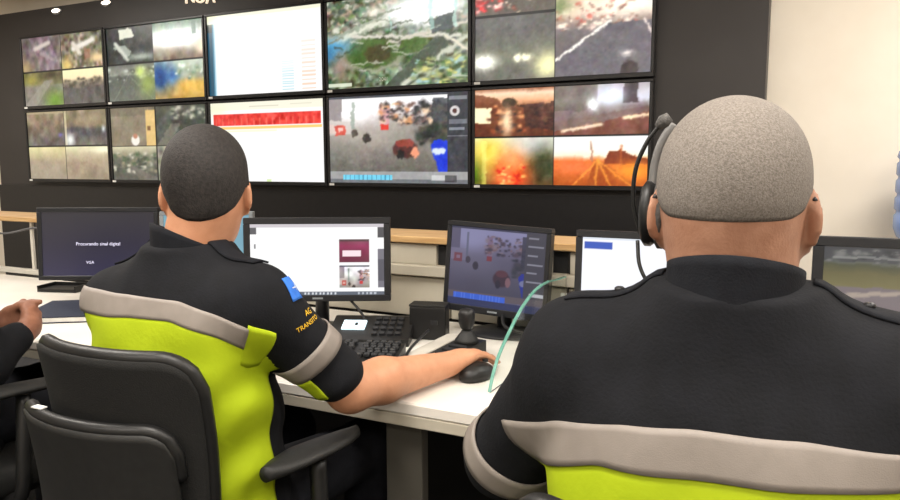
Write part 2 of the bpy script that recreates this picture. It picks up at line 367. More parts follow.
def pic_4():
    c = canvas(176, 104, (104, 116, 92)); c.noise(26, 40).noise(12, 22)
    c.spots(200, (0, 0, 1, .4), [(206, 204, 190), (120, 108, 100), (150, 150, 140), (80, 92, 84), (186, 160, 140)], .008, .03, .85)
    c.poly([(0, .42), (.5, .16), (.56, .2), (0, .58)], (160, 166, 150), .8); c.line(0, .5, .5, .22, .02, (206, 206, 190)).line(.1, .52, .55, .26, .012, (90, 96, 80))
    c.ell(.33, .62, .22, .2, (150, 152, 132)).ell(.33, .62, .19, .165, (84, 104, 58)).ell(.38, .63, .09, .1, (74, 62, 44), .7).ell(.22, .65, .06, .08, (70, 98, 48))
    c.glow(.05, .52, .13, .08, (88, 160, 200)).glow(.02, .62, .06, .1, (60, 120, 160)).glow(.1, .75, .06, .15, (150, 130, 120))
    c.poly([(.42, 1), (.8, .45), (.95, .45), (.62, 1)], (84, 92, 80)).poly([(.55, .5), (.74, .42), (.7, .62), (.5, .68)], (86, 108, 62)); c.line(.56, .98, 1, .5, .02, (190, 192, 176)).line(.62, 1, 1, .6, .015, (166, 172, 150)).line(.2, .42, .95, .5, .014, (200, 196, 184)).line(.45, .52, 1, .36, .012, (196, 190, 176)).line(.85, .5, 1, .66, .014, (210, 204, 186))
    c.spots(46, (.62, .7, 1, 1), [(90, 120, 70), (150, 160, 120), (200, 196, 120), (70, 80, 60), (160, 190, 190)], .015, .035)
    c.glow(.35, .16, .06, .05, (236, 226, 208)).glow(.68, .2, .22, .15, (255, 255, 255), 1.5, 2.6).glow(.82, .16, .14, .08, (250, 252, 250), 1.2).poly([(.73, .3), (.9, .24), (.9, .42), (.75, .46)], (84, 92, 92), .9)
    for k in range(40):
        x, y, l_, a_ = RNG.uniform(0, 1), RNG.uniform(.2, 1), RNG.uniform(.05, .2), RNG.choice([-.55, -.4, .25]) + RNG.normal() * .1; c.line(x, y, x + l_, y + l_ * a_, .007, [(196, 198, 186), (120, 126, 108), (70, 78, 62)][k % 3], .7)
    for x in (.46, .74, .9): c.rect(x, 0 if x > .7 else .22, x + .02, .4, (170, 206, 196), .6)
    c.rect(0, .93, .18, .97, (204, 210, 190), .9)
    return c
def pic_5():
    c = canvas(176, 104)
    q = c.sub(0, 0, .475, .33).grad([(0, (96, 84, 70)), (.5, (116, 96, 84)), (.6, (92, 86, 80)), (1, (98, 92, 84))]); q.spots(34, (0, .0, .35, .9), [(230, 70, 72), (240, 190, 180), (150, 60, 60), (246, 220, 206)], .02, .06); q.glow(.35, .1, .12, .15, (236, 60, 60)).glow(.95, .12, .08, .25, (70, 214, 190), 1.3).spots(14, (.3, .3, .7, 1), [(220, 120, 96), (170, 64, 50), (240, 220, 200)], .015, .03).glow(.7, .5, .05, .1, (255, 244, 220)).poly([(.45, .65), (.9, .65), (.95, 1), (.3, 1)], (96, 86, 78), .5)
    q = c.sub(0, .36, .475, 1).grad([(0, (98, 96, 94)), (.3, (92, 92, 88)), (.6, (112, 112, 98)), (1, (104, 102, 96))]); q.noise(8, 6); q.glow(.13, .7, .14, .11, (255, 255, 240), 1.5).glow(.55, .66, .05, .05, (255, 250, 214), 1.6).glow(.66, .66, .05, .05, (255, 250, 214), 1.6).glow(.92, .8, .16, .2, (240, 236, 180), 1.1)
    q = c.sub(.485, 0, 1, .22).fill((124, 104, 86)); q.noise(5, 16); q.glow(.66, .35, .42, .5, (255, 255, 255), 1.6, 3).glow(.1, .5, .06, .3, (70, 50, 40)).rect(0, .85, 1, 1, (70, 64, 60))
    q = c.sub(.485, .235, 1, 1).grad([(0, (214, 196, 170)), (.2, (232, 206, 186)), (.34, (140, 122, 116)), (.42, (112, 104, 104)), (1, (98, 94, 98))]); q.glow(.75, .12, .35, .16, (255, 250, 232)).spots(50, (0, .08, .85, .42), [(236, 210, 196), (200, 110, 96), (120, 84, 74), (255, 240, 220), (170, 130, 110)], .015, .045, .8).glow(.05, .1, .12, .12, (128, 140, 96)); q.poly([(0, .78), (.55, .36), (1, .36), (1, 1), (0, 1)], (104, 100, 106)).line(0, .78, .58, .34, .014, (236, 228, 220)).line(.92, .35, 1.02, .6, .012, (220, 206, 196)).ell(.78, .93, .08, .1, (60, 52, 54)).glow(.75, .75, .06, .04, (230, 220, 214)).noise(7, 5, .5)
    return c
def pic_6():
    c = canvas(144, 84)
    c.sub(0, 0, .47, .5).grad([(0, (128, 116, 92)), (.3, (132, 116, 96)), (.6, (112, 102, 88)), (1, (92, 88, 84))]).noise(7, 20).rect(0, .0, 1, .08, (164, 150, 122)).glow(.9, .7, .06, .06, (110, 100, 170))
    c.sub(.48, 0, 1, .5).grad([(0, (126, 116, 94)), (.45, (122, 108, 92)), (.55, (78, 76, 78)), (1, (112, 106, 98))]).noise(7, 20).rect(0, 0, .05, 1, (206, 194, 160), .7).glow(.12, .85, .1, .2, (226, 226, 220)).glow(.9, .55, .04, .1, (200, 204, 206)).glow(.65, .25, .3, .2, (150, 136, 110))
    c.sub(0, .52, .47, 1).grad([(0, (206, 198, 150)), (.3, (178, 166, 132)), (.45, (160, 146, 124)), (1, (148, 138, 120))]).noise(5, 7).poly([(.0, .6), (.5, .4), (1, .9), (1, 1), (0, 1)], (158, 146, 128), .6)
    c.sub(.48, .52, 1, 1).grad([(0, (214, 208, 172)), (.25, (176, 162, 134)), (.5, (154, 136, 116)), (1, (146, 134, 114))]).noise(5, 7).poly([(.1, .3), (.8, .6), (1, .9), (1, .3), (.6, .15)], (176, 164, 138), .4).glow(.9, .1, .3, .1, (232, 226, 196))
    return c
def pic_7():
    c = canvas(144, 84)
    c.sub(0, 0, .48, .52).fill((132, 122, 104)).noise(6, 8).rect(0, 0, 1, .22, (112, 104, 88), .7).rect(.8, .1, 1, 1, (206, 176, 118)).rect(.82, .5, .9, .62, (120, 90, 60)).ell(.55, .85, .09, .14, (220, 214, 204)).ell(.55, .75, .05, .06, (170, 120, 100))
    c.sub(.49, 0, 1, .52).grad([(0, (86, 86, 76)), (.4, (74, 78, 72)), (1, (84, 86, 78))]).spots(20, (.3, .05, 1, .35), [(150, 150, 134), (180, 178, 160), (60, 64, 58)], .03, .06).poly([(.0, 1), (.3, .45), (.5, .45), (.25, 1)], (112, 110, 100)).noise(8, 10)
    q = c.sub(0, .54, .48, 1).grad([(0, (196, 190, 160)), (.2, (150, 146, 124)), (.4, (96, 98, 88)), (1, (92, 90, 84))]); q.spots(60, (0, .2, 1, .75), [(66, 72, 62), (196, 190, 174), (120, 120, 104), (150, 140, 116), (84, 100, 76)], .025, .07); q.poly([(.4, .55), (1, .9), (1, 1), (.6, 1)], (110, 106, 98))
    c.sub(.49, .54, 1, 1).fill((140, 136, 124)).noise(8, 22)
    return c
def pic_8():
    c = canvas(150, 88, (255, 255, 254)); c.rect(0, 0, 1, .1, (250, 246, 226)).rect(.36, .055, .62, .07, (206, 200, 180), .7).rect(.72, .05, .9, .062, (216, 210, 190), .6).glow(.05, .08, .1, .1, (246, 246, 214))
    c.rect(.03, .145, .97, .3, (236, 62, 54)); c.sub(.03, .15, .97, .3).noise(5, 22, chroma=.15)
    for k in range(16): c.rect(.05 + k * .057, .2, .05 + k * .057 + .012, .3, (246, 128, 110), .5)
    c.rect(.04, .31, .98, .345, (250, 200, 90), .8).rect(.03, .35, .6, .37, (255, 244, 190), .6); c.rect(.5, .97, .54, 1, (200, 230, 140), .7)
    return c
def cctv(wd, hg, dim=1.0):
    c = canvas(wd, hg, (84, 86, 92)); q = c.sub(0, .03, .86, .87)
    q.grad([(0, (250, 248, 250)), (.16, (240, 236, 236)), (.26, (186, 178, 174)), (.45, (150, 144, 136)), (1, (104, 101, 96))]); q.noise(6, 5); q.glow(.25, .15, .22, .2, (252, 250, 250)).glow(.3, .5, .3, .15, (176, 168, 158), .7)
    q.rect(0, 0, .12, .3, (150, 142, 142)).rect(0, .3, .2, .48, (200, 190, 184), .7).rect(.05, .37, .15, .5, (196, 74, 62), .85).rect(.08, .4, .13, .45, (236, 204, 194), .8).rect(.0, .34, .05, .46, (214, 190, 180), .7).rect(.2, .05, .23, .4, (150, 160, 150), .8).rect(.46, .1, .53, .42, (206, 150, 158), .8).rect(.46, .38, .53, .45, (210, 70, 60)).spots(70, (.45, .08, 1, .36), [(84, 74, 72), (206, 150, 110), (120, 96, 88), (60, 58, 60), (230, 200, 170)], .012, .04)
    q.ell(.33, .54, .035, .06, (66, 60, 56)).ell(.23, .46, .03, .05, (90, 80, 74)).ell(.66, .7, .1, .11, (86, 54, 50)).ell(.62, .78, .03, .06, (40, 38, 40)).ell(.74, .74, .03, .07, (220, 150, 120)).ell(.66, .62, .07, .05, (140, 70, 60)).rect(.88, .05, 1, .5, (58, 62, 66), .8).spots(20, (.78, .4, 1, .65), [(60, 70, 60), (96, 90, 76), (44, 46, 48)], .03, .06).poly([(.86, .65), (.9, .58), (1, .6), (1, 1), (.93, 1)], (34, 62, 196)).ell(.93, .73, .05, .045, (200, 210, 220))
    s = c.sub(.86, .0, 1, .87).fill((64, 66, 72)); s.rect(.1, .06, .9, .1, (150, 152, 158), .7).ell(.35, .24, .22, .06, (196, 190, 190)).ell(.35, .24, .1, .03, (90, 60, 60)).rect(.1, .35, .9, .4, (110, 112, 120)).rect(.1, .45, .8, .48, (130, 132, 140)).rect(0, .55, 1, .555, (120, 120, 126))
    c.rect(0, .87, 1, 1, (150, 150, 150)).rect(0, .95, 1, 1, (108, 112, 116)); c.rect(.1, .9, .47, .96, (110, 190, 214))
    for k in range(11): c.rect(.12 + k * .033, .9, .127 + k * .033, .96, (60, 120, 150), .7)
    c.rect(.75, .9, .9, .96, (200, 200, 200), .7); c.rect(.84, .9, .92, .98, (60, 60, 62), .7)
    c.a *= dim; return c
def pic_9(): return cctv(176, 104)
def pic_10():
    c = canvas(176, 104)
    q = c.sub(0, 0, .475, .49).grad([(0, (150, 100, 76)), (.1, (240, 206, 178)), (.25, (226, 170, 130)), (.42, (120, 70, 46)), (1, (96, 50, 30))]); q.poly([(0, .1), (.3, .2), (.42, .45), (0, .8)], (110, 62, 40), .8).rect(0, .4, .22, .72, (250, 232, 190)).ell(.45, .3, .09, .1, (60, 46, 30)).spots(60, (.2, .35, 1, .9), [(60, 34, 24), (226, 160, 110), (150, 80, 50), (90, 52, 40), (40, 28, 28)], .02, .06).glow(.42, .7, .07, .3, (246, 214, 176)).poly([(.62, .35), (1, .3), (1, .9), (.66, .8)], (64, 42, 40), .7)
    q = c.sub(.485, 0, 1, .49).grad([(0, (176, 166, 170)), (.3, (200, 200, 214)), (.45, (132, 120, 116)), (1, (108, 88, 84))]); q.rect(0, 0, .46, .5, (108, 100, 92), .85).rect(.72, 0, .88, .4, (70, 60, 60), .9).glow(.41, .4, .06, .12, (250, 252, 255), 1.3).glow(.6, .25, .14, .2, (232, 238, 255)).poly([(0, .75), (1, .45), (1, .55), (0, .95)], (124, 104, 98)).poly([(0, .92), (.5, .75), (1, .55), (1, 1), (0, 1)], (122, 76, 64)).line(.1, .92, .5, .8, .025, (230, 206, 180)).line(.75, .68, 1, .62, .025, (240, 214, 180)).noise(7, 12)
    q = c.sub(0, .51, .475, 1).grad([(0, (214, 212, 196)), (.25, (206, 196, 140)), (.6, (150, 120, 60)), (1, (110, 70, 40))]); q.glow(.18, .3, .25, .45, (236, 214, 92)).rect(.1, .05, .16, 1, (240, 236, 130), .7).glow(0, .8, .12, .3, (90, 120, 30)).glow(.8, .2, .3, .25, (226, 226, 226)).glow(.88, .6, .2, .4, (58, 66, 40), 1.2).glow(.48, .8, .22, .4, (236, 84, 36), 1.2).glow(.5, .5, .12, .2, (226, 150, 90)).spots(26, (.3, .6, .65, 1), [(255, 120, 60), (200, 40, 24), (255, 190, 110)], .02, .05).noise(8, 10)
    q = c.sub(.485, .51, 1, 1).grad([(0, (255, 244, 236)), (.38, (255, 234, 214)), (.5, (206, 110, 46)), (1, (170, 84, 26))]); q.poly([(.55, .45), (.6, .3), (.72, .28), (.85, .4), (1, .45), (1, .55), (.55, .55)], (120, 52, 26)).line(.4, .1, .42, .5, .008, (150, 110, 90)).line(.72, .18, .72, .6, .01, (170, 90, 50)).glow(.2, .62, .25, .18, (230, 120, 70)).poly([(.35, 1), (.45, .5), (.52, .5), (.9, 1)], (150, 70, 22), .8)
    for x in (.2, .45, .62, .85): q.line(.48, .48, x, 1.02, .012, (240, 160, 70), .7)
    q.glow(.85, .7, .2, .2, (246, 150, 50))
    return c

SCR_STRENGTH = 0.92
scr_mat = bpy.data.materials.new('lit_screen'); scr_mat.use_nodes = True
nt = scr_mat.node_tree; b = nt.nodes['Principled BSDF']; at = nt.nodes.new('ShaderNodeAttribute'); at.attribute_name = 'picture'
b.inputs['Base Color'].default_value = (0.01, 0.01, 0.012, 1); b.inputs['Roughness'].default_value = 0.3
nt.links.new(at.outputs['Color'], b.inputs['Emission Color']); b.inputs['Emission Strength'].default_value = SCR_STRENGTH
def screen_mesh(name, pic, wd, hg, y=0.0, gain=1.0, grain=0, parts=None):
    """upright picture in the XZ plane facing -Y, centred at the origin"""
    for rc in (parts or []):
        q = pic.sub(*rc); _jit(q, .010, 9); _jit(q, .009, 26); a_ = np.pad(q.a, ((1, 1), (1, 1), (0, 0)), 'edge'); q.a[:] = .4 * q.a + .15 * (a_[:-2, 1:-1] + a_[2:, 1:-1] + a_[1:-1, :-2] + a_[1:-1, 2:])
    if grain:
        pic.a[:] = np.clip((pic.a - 108) * 1.2 + 114, 0, 255); k = pic.a.copy(); pic.noise(pic.h * .5, grain, chroma=.35); pic.noise(pic.h * .22, grain); wt_ = np.clip(1.25 - k.mean(2, keepdims=True) / 230, .1, 1); pic.a[:] = k + (pic.a - k) * wt_
    a = pic.a[::-1]; nv, nu = a.shape[:2]
    X, Z = np.meshgrid(np.linspace(-wd / 2, wd / 2, nu), np.linspace(-hg / 2, hg / 2, nv))
    P = np.stack([X, np.full_like(X, y), Z], -1); me = grid_mesh(name, P)
    at = me.color_attributes.new('picture', 'FLOAT_COLOR', 'POINT')
    c = np.ones((nv * nu, 4), np.float32); c[:, :3] = (lin(np.clip(a, 0, 255)) * gain).reshape(-1, 3)
    at.data.foreach_set('color', c.ravel()); return me

XS = [-5.6965, -4.7207, -3.7268, -2.7392, -1.7362, -0.7234]; ZM, DH = 1.662, 0.5757
PICS = [[pic_1, pic_2, pic_3, pic_4, pic_5], [pic_6, pic_7, pic_8, pic_9, pic_10]]
LAB = [['video wall screen in the upper left corner, four camera views with a white-sky view',
        'upper row screen showing four views, one with a white glare and one blue and yellow',
        'upper row screen, almost all white with a narrow teal sidebar',
        'upper row screen showing one aerial view of green highway loops with white glare',
        'upper right screen with night traffic, headlights and a road with a white line'],
       ['video wall screen in the lower left corner, four dull tan and grey views',
        'lower row screen with parked cars and a tan road, partly behind the dark-haired head',
        'lower row screen, white page with a red band across the top',
        'lower row screen showing a traffic camera view with a blue figure and toolbar',
        'lower right screen with orange and yellow dusk street views']]
def wall_display(i, j):
    x0, x1 = XS[i] + .004, XS[i + 1] - .004; z1 = ZM + (1 - j) * DH - .004; z0 = z1 - DH + .008
    wd, hg = x1 - x0, z1 - z0; cx, cz = (x0 + x1) / 2, (z0 + z1) / 2
    t = thing('wall_display', LAB[j][i], 'screen', (cx, WY + 0.04, cz), 0, 'screens of the video wall')
    bz = 0.017
    for nm, c, s in (('bezel', (0, -.03, hg / 2 - bz / 2), (wd, .05, bz)), ('bezel', (0, -.03, -hg / 2 + bz / 2 + .004), (wd, .05, bz + .008)),
                     ('bezel', (-wd / 2 + bz / 2, -.03, .004), (bz, .05, hg - 2 * bz - .008)), ('bezel', (wd / 2 - bz / 2, -.03, .004), (bz, .05, hg - 2 * bz - .008))):
        obj(nm, bx(c, s, None, .003, 1), 'black_gloss', t)
    obj('housing', bx((0, .002, 0), (wd - .01, .03, hg - .01)), 'black_gloss', t)
    pm = link('picture', screen_mesh('picture', PICS[j][i](), wd - 2 * bz, hg - 2 * bz - .008, -.042, 1.0, 0 if PICS[j][i] in (pic_3, pic_8) else 9, {pic_3: [], pic_8: [], pic_4: [(0, 0, 1, .92)], pic_9: [(0, .05, .85, .86)], pic_5: [(0, 0, .47, .32), (0, .37, .47, 1), (.495, 0, 1, .18), (.495, .25, 1, 1)]}.get(PICS[j][i], Q4)), scr_mat, t); pm.location = (0, 0, .004)
    obj('label_sticker', bx((-wd / 2 + .035, -.056, -hg / 2 + .013), (.036, .002, .014)), 'sticker', t)
    return t
for j in range(2):
    for i in range(5):
        d = wall_display(i, j)
        if (i, j) == (3, 0):
            text_mesh('caption', '2041', .032, 'sticker', d, (-.08, -.0425, -.215), (1, 0, 0), (0, 0, 1))

# ------------------------------------------------------------------ the long control desk
DZ, DF, DB = 0.74, 1.278, 2.02
DX0, DX1 = -3.55, 2.5
def at0(t):
    def f(name, c, s_, m, bev=0.002, **k): return obj(name, bx((c[0] - t.location.x, c[1] - t.location.y, c[2] - t.location.z), s_, None, bev, 1), m, t, **k)
    return f
wt = thing('worktop', 'long white desk worktop with a grey front edge', 'worktop', ((DX0 + DX1) / 2, 1.65, DZ - .03))
f_ = at0(wt)
f_('desktop', ((DX0 + DX1) / 2, (DF + DB) / 2, DZ - 0.015), (DX1 - DX0, DB - DF, 0.028), 'desk', 0.004)
f_('front_edge', ((DX0 + DX1) / 2, DF + 0.010, DZ - 0.042), (DX1 - DX0 - .01, 0.018, 0.026), 'deskgrey')
names = ['at the far left end of the desk', 'beside the third operator', 'under the keyboard place', 'right of the bare elbow, under the glass divider', 'under the headset wearer', 'under the road-view monitor', 'at the right end of the desk']
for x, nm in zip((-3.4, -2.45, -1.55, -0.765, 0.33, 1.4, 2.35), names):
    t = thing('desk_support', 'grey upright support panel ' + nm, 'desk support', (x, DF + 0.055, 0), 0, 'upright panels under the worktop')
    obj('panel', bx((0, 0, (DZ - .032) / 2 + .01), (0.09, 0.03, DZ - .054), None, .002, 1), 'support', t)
    obj('foot_rail', bx((0, 0, .012), (0.096, 0.05, .022), None, .002, 1), 'plastic', t)
bc = thing('back_console', 'grey board console with cable rail along the back of the desk', 'console', (-1.3, 2.07, 0)); f_ = at0(bc)
f_('base_panel', (-1.35, 2.06, 0.36), (2.5, 0.02, 0.72), 'slot')
BX = [-2.62, -1.80, -1.005, -0.62, -0.30, -0.12]          # joints between the back boards
for a, b_ in zip(BX, BX[1:]):
    f_('back_board', ((a + b_) / 2, 2.045, 0.806), (b_ - a - .006, 0.018, 0.128), 'deskgrey')
    f_('cable_rail', ((a + b_) / 2, 2.035, 0.895), (b_ - a - .003, 0.05, 0.034), 'deskgrey', 0.003)
    f_('upper_board', ((a + b_) / 2 - .022, 2.045, 0.945), (b_ - a - .056, 0.018, 0.066), 'deskgrey')
    f_('cable_slot', (b_ - .024, 2.052, 0.945), (0.044, 0.014, 0.062), 'slot')
f_('gap_strip', ((BX[0] + BX[-1]) / 2, 2.06, 0.80), (BX[-1] - BX[0], 0.012, 0.17), 'slot')
f_('wall_socket', (-0.632, 2.034, 0.846), (0.022, 0.008, 0.022), 'sticker')
lg = thing('wood_ledge', 'light wood ledge along the back of the desk with thin steel posts', 'ledge', (-1.85, 2.13, 0.75)); f_ = at0(lg)
f_('board', (-1.86, 2.13, 0.993), (3.5, 0.22, 0.022), 'wood', 0.003)
for x in (-3.45, -3.10): f_('post', (x, 2.06, 0.861), (0.014, 0.014, 0.242), 'steel')
f_('lower_rail', (-3.1, 2.045, 0.757), (0.95, 0.02, 0.024), 'steel')

# glass divider between two desk places
pr = [(1.945, .742), (1.945, .918), (1.855, .922), (1.80, .927), (1.745, .926), (1.695, .920), (1.65, .909), (1.605, .894), (1.56, .872), (1.516, .847), (1.48, .825), (1.452, .804), (1.425, .772), (1.408, .742)]
gd = thing('glass_divider', 'clear glass desk divider with a curved green edge', 'divider', (-.6, 1.66, DZ))
obj('pane', prism(B(), [(y - 1.66, z - DZ) for y, z in pr], 'X', -.003, .003), 'glass', gd)
b = B(); edge = [(0, y - 1.66, z - DZ) for y, z in pr[1:]]
for (x, y, z), (x2, y2, z2) in zip(edge, edge[1:]):
    d = Vector((0, y2 - y, z2 - z)); n = Vector((0, -d.z, d.y)).normalized() * (-.0035)
    vs = [bm_v for bm_v in (b.verts.new((sx, yy + n.y * k, zz + n.z * k)) for sx in (-.0034, .0034) for (yy, zz) in ((y, z), (y2, z2)) for k in (1.0, -.1))]
    a0, a1, a2, a3, c0, c1, c2, c3 = vs
    for q in ((a0, a1, a3, a2), (c0, c1, c3, c2), (a0, a2, c2, c0), (a1, a3, c3, c1)): b.faces.new(q)
obj('polished_edge', b, 'glass_edge', gd)

# ------------------------------------------------------------------ desk monitors
def pic_dark():
    c = canvas(96, 58, (38, 36, 52)); c.grad([(0, (44, 42, 48)), (.5, (42, 39, 56)), (1, (50, 47, 74))]); return c
def pic_browser():
    c = canvas(160, 96, (255, 255, 255)); c.rect(0, 0, 1, .05, (206, 200, 206)).rect(0, .05, .05, .15, (90, 90, 94)).rect(.95, .05, 1, .2, (80, 80, 84)).rect(.95, .35, 1, .9, (120, 118, 128)).rect(.95, .5, 1, .8, (70, 70, 80), .6)
    q = c.sub(.66, .22, .885, .54).fill((128, 56, 84)); q.grad([(0, (120, 70, 84)), (.3, (150, 50, 90)), (1, (104, 44, 60))]).noise(5, 10).rect(.12, .48, .72, .74, (250, 226, 232)).rect(0, 0, 1, .1, (90, 60, 66))
    q = c.sub(.66, .58, .885, .9); q.a[:] = cctv(60, 60).a[:q.h, :q.w] if q.h <= 60 and q.w <= 60 else 120; q.noise(6, 20)
    c.rect(0, .945, 1, 1, (96, 104, 116))
    for k in range(9): c.rect(.4 + k * .028, .955, .412 + k * .028, .99, (220, 224, 230))
    for k in range(5): c.rect(.8 + k * .03, .955, .815 + k * .03, .985, (190, 196, 206))
    c.rect(.03, .28, .045, .34, (120, 120, 124)); return c
def pic_cctv_dim():
    c = cctv(128, 100); c.a[:] = c.a * np.array([.42, .42, .52]) + np.array([22, 22, 32]); c.rect(0, .82, 1, .9, (88, 80, 88)).rect(.06, .84, .62, .91, (54, 92, 196)).rect(0, .91, 1, 1, (48, 54, 88))
    for k in range(16): c.rect(.08 + k * .034, .84, .086 + k * .034, .91, (110, 140, 220), .6)
    s = c.sub(.8, 0, 1, .82).fill((62, 62, 74))
    for k in range(6): s.rect(.1, .08 + k * .13, .1 + .5 + .3 * (k % 2), .105 + k * .13, (150, 150, 164), .7)
    s.rect(.3, .92, 1, .96, (220, 220, 226), .8); return c
def pic_white():
    c = canvas(120, 76, (246, 248, 255)); c.rect(.02, .05, .22, .125, (44, 84, 184)).rect(.24, .075, .38, .085, (206, 210, 216)).rect(0, 0, 1, .02, (220, 226, 236)).rect(.8, .42, 1, .75, (96, 166, 214)); return c
def pic_road():
    c = canvas(140, 110, (92, 84, 88)); q = c.sub(0, 0, 1, .64); q.grad([(0, (64, 64, 66)), (.14, (74, 74, 74)), (.2, (96, 98, 92)), (.24, (78, 80, 60)), (.34, (104, 98, 66)), (.5, (118, 112, 76)), (.52, (120, 110, 112)), (1, (112, 100, 106))])
    q.rect(0, .02, 1, .2, (66, 68, 72), .7).spots(60, (0, .04, 1, .2), [(120, 120, 118), (52, 54, 56), (90, 94, 88)], .01, .03).rect(.05, .13, .95, .15, (150, 150, 146), .6)
    q.poly([(0, .62), (.5, .48), (1, .44), (1, 1), (0, 1)], (122, 112, 114)).line(0, .66, .55, .5, .02, (166, 152, 140)).line(.4, .6, 1, .55, .012, (190, 182, 176)).line(.5, .5, .9, .72, .012, (184, 176, 172))
    for (x, y, r, cc) in ((.12, .76, .06, (90, 84, 88)), (.2, .8, .05, (170, 160, 168)), (.3, .85, .08, (70, 64, 70)), (.4, .88, .1, (214, 204, 214)), (.55, .86, .1, (226, 216, 226)), (.62, .96, .09, (70, 64, 72)), (.7, .9, .1, (210, 200, 210)), (.85, .9, .09, (226, 220, 226)), (.5, .98, .08, (60, 54, 60))): q.ell(x, y, r, r * .9, cc)
    q.ell(.62, .38, .03, .06, (220, 214, 214)); z = c.sub(0, .64, 1, 1); z.fill((104, 94, 98)).noise(6, 8).spots(16, (0, 0, 1, .6), [(214, 206, 214), (70, 64, 70), (150, 140, 148)], .05, .1); _jit(c, .006, 20); return c
def pic_teal():
    c = canvas(48, 30, (120, 168, 186)); c.noise(4, 10); c.rect(.06, .1, .4, .5, (150, 196, 214)); return c

def monitor(label, base, rz, wd, hg, cz, pic, bz=.02, tilt=0.0, roll=0.0, chin=0.0, frame='bezel', stand='bezel', texts=(), tiltx=0.06, logo=True):
    t = thing('desk_monitor', label, 'monitor', (base[0], base[1], DZ), rz)
    R = Matrix.Translation((0, 0, cz - DZ)) @ Matrix.Rotation(roll, 4, 'Y') @ Matrix.Rotation(-tiltx, 4, 'X')
    def put(name, bm, m, parent=t, smooth=False):
        bmesh.ops.transform(bm, matrix=R, verts=bm.verts[:]); return obj(name, bm, m, parent, smooth)
    fr = B()
    for c, s in (((0, 0, hg / 2 - bz / 2), (wd, .032, bz)), ((0, 0, -hg / 2 + (bz + chin) / 2), (wd, .032, bz + chin)),
                 ((-wd / 2 + bz / 2, 0, chin / 2), (bz, .032, hg - 2 * bz - chin)), ((wd / 2 - bz / 2, 0, chin / 2), (bz, .032, hg - 2 * bz - chin))):
        box(fr, c, s, None, .002, 1)
    bez = put('bezel', fr, frame)
    hb = bx((0, .03, 0), (wd - .03, .04, hg - .03), None, .012, 2); put('housing', hb, stand)
    pm = screen_mesh('picture', pic, wd - 2 * bz, hg - 2 * bz - chin, -.012); pm.transform(R @ Matrix.Translation((0, 0, chin / 2))); link('picture', pm, scr_mat, t)
    for (s, x, z, size, m) in texts:
        o = text_mesh('caption', s, size, m, t, (0, 0, 0), (1, 0, 0), (0, 0, 1)); o.data.transform(R @ Matrix.Translation((x, -.0135, z)))
    if logo: put('maker_badge', bx((0, -.0165, -hg / 2 + (bz + chin) / 2), (.03, .002, .005)), 'bezel_light', bez)
    h = cz - DZ
    obj('stand_neck', tube(B(), [(0, .055, .012), (0, .07, h * .5), (0, .05, h)], [.022, .02, .02], 10), stand, t, True)
    b = lathe(B(), [(.001, .018), (.06, .016), (.105, .006), (.11, 0), (.001, 0)], 28); bmesh.ops.transform(b, matrix=Matrix.Translation((0, .04, 0)) @ Matrix.Diagonal((1, .78, 1, 1)), verts=b.verts[:])
    obj('stand_base', b, stand, t, True)
    return t
c1 = U(100, 243, 2.55); monitor('dark monitor showing a line of text, left of the dark-haired man', c1, YAW, .425, .255, c1.z, pic_dark(), .016, texts=(('Procurando sinal digital', .0, .0, .0165, 'screen_white_text'), ('VGA', -.03, -.065, .014, 'screen_white_text')))
c0 = U(208, 247, 2.5); monitor('monitor with pale blue picture, mostly hidden behind the dark-haired head', c0, YAW, .32, .25, c0.z, pic_teal(), .014, frame='bezel_light', logo=False)
c2 = U(318, 259, 2.12); monitor('black monitor showing a white page with two small pictures', c2, YAW + .03, .425, .245, c2.z, pic_browser(), .019)
c3 = (UY(452, 221, 1.9) + UY(540, 322, 1.9) + UY(558, 229, 1.9) + UY(445, 307, 1.9)) / 4
monitor('tilted black monitor showing a dim traffic camera view, behind the glass divider', c3, 0.0, .318, .262, c3.z, pic_cctv_dim(), .014, roll=.045, chin=.006)
p4 = UY(577, 230, 1.84); monitor('black monitor with a white page and blue tab, left of the headset', (p4.x + .20, 1.84), 0.0, .40, .27, p4.z - .135, pic_white(), .018)
p5 = UY(814, 237, 1.70); monitor('black monitor showing a road and parked cars, against the white wall', (p5.x + .23, 1.72), 0.03, .46, .30, p5.z - .15, pic_road(), .021)
# behind the seated people a cable hangs from the ledge at the left end
b = tube(B(), spline([(-3.5, 2.0, .95), (-3.2, 1.99, .93), (-2.95, 1.985, .965), (-2.7, 1.98, .95), (-2.6, 1.98, .90)], 8), .005, 6)
tag(obj('cable', b, 'sole', None, True), 'thin grey cable hanging under the wood ledge beside the dark monitor', 'cable')
b = tube(B(), spline([c2 + Vector((.05, .05, -.10)), (c2.x + .14, c2.y + .02, .80), (c2.x + .17, c2.y, .752), (c2.x + .20, c2.y + .06, .746)], 8), .004, 6)
tag(obj('monitor_cable', b, 'plastic', None, True), 'black cable dropping from the white-page monitor to the desk', 'cable')
b = tube(B(), spline([(c3.x + .02, 1.90, .82), (c3.x + .05, 1.84, .785), (c3.x + .12, 1.86, .775), (c3.x + .14, 1.93, .83)], 8), .0045, 6)
tag(obj('monitor_cable', b, 'plastic', None, True), 'black cable looping under the tilted monitor', 'cable')

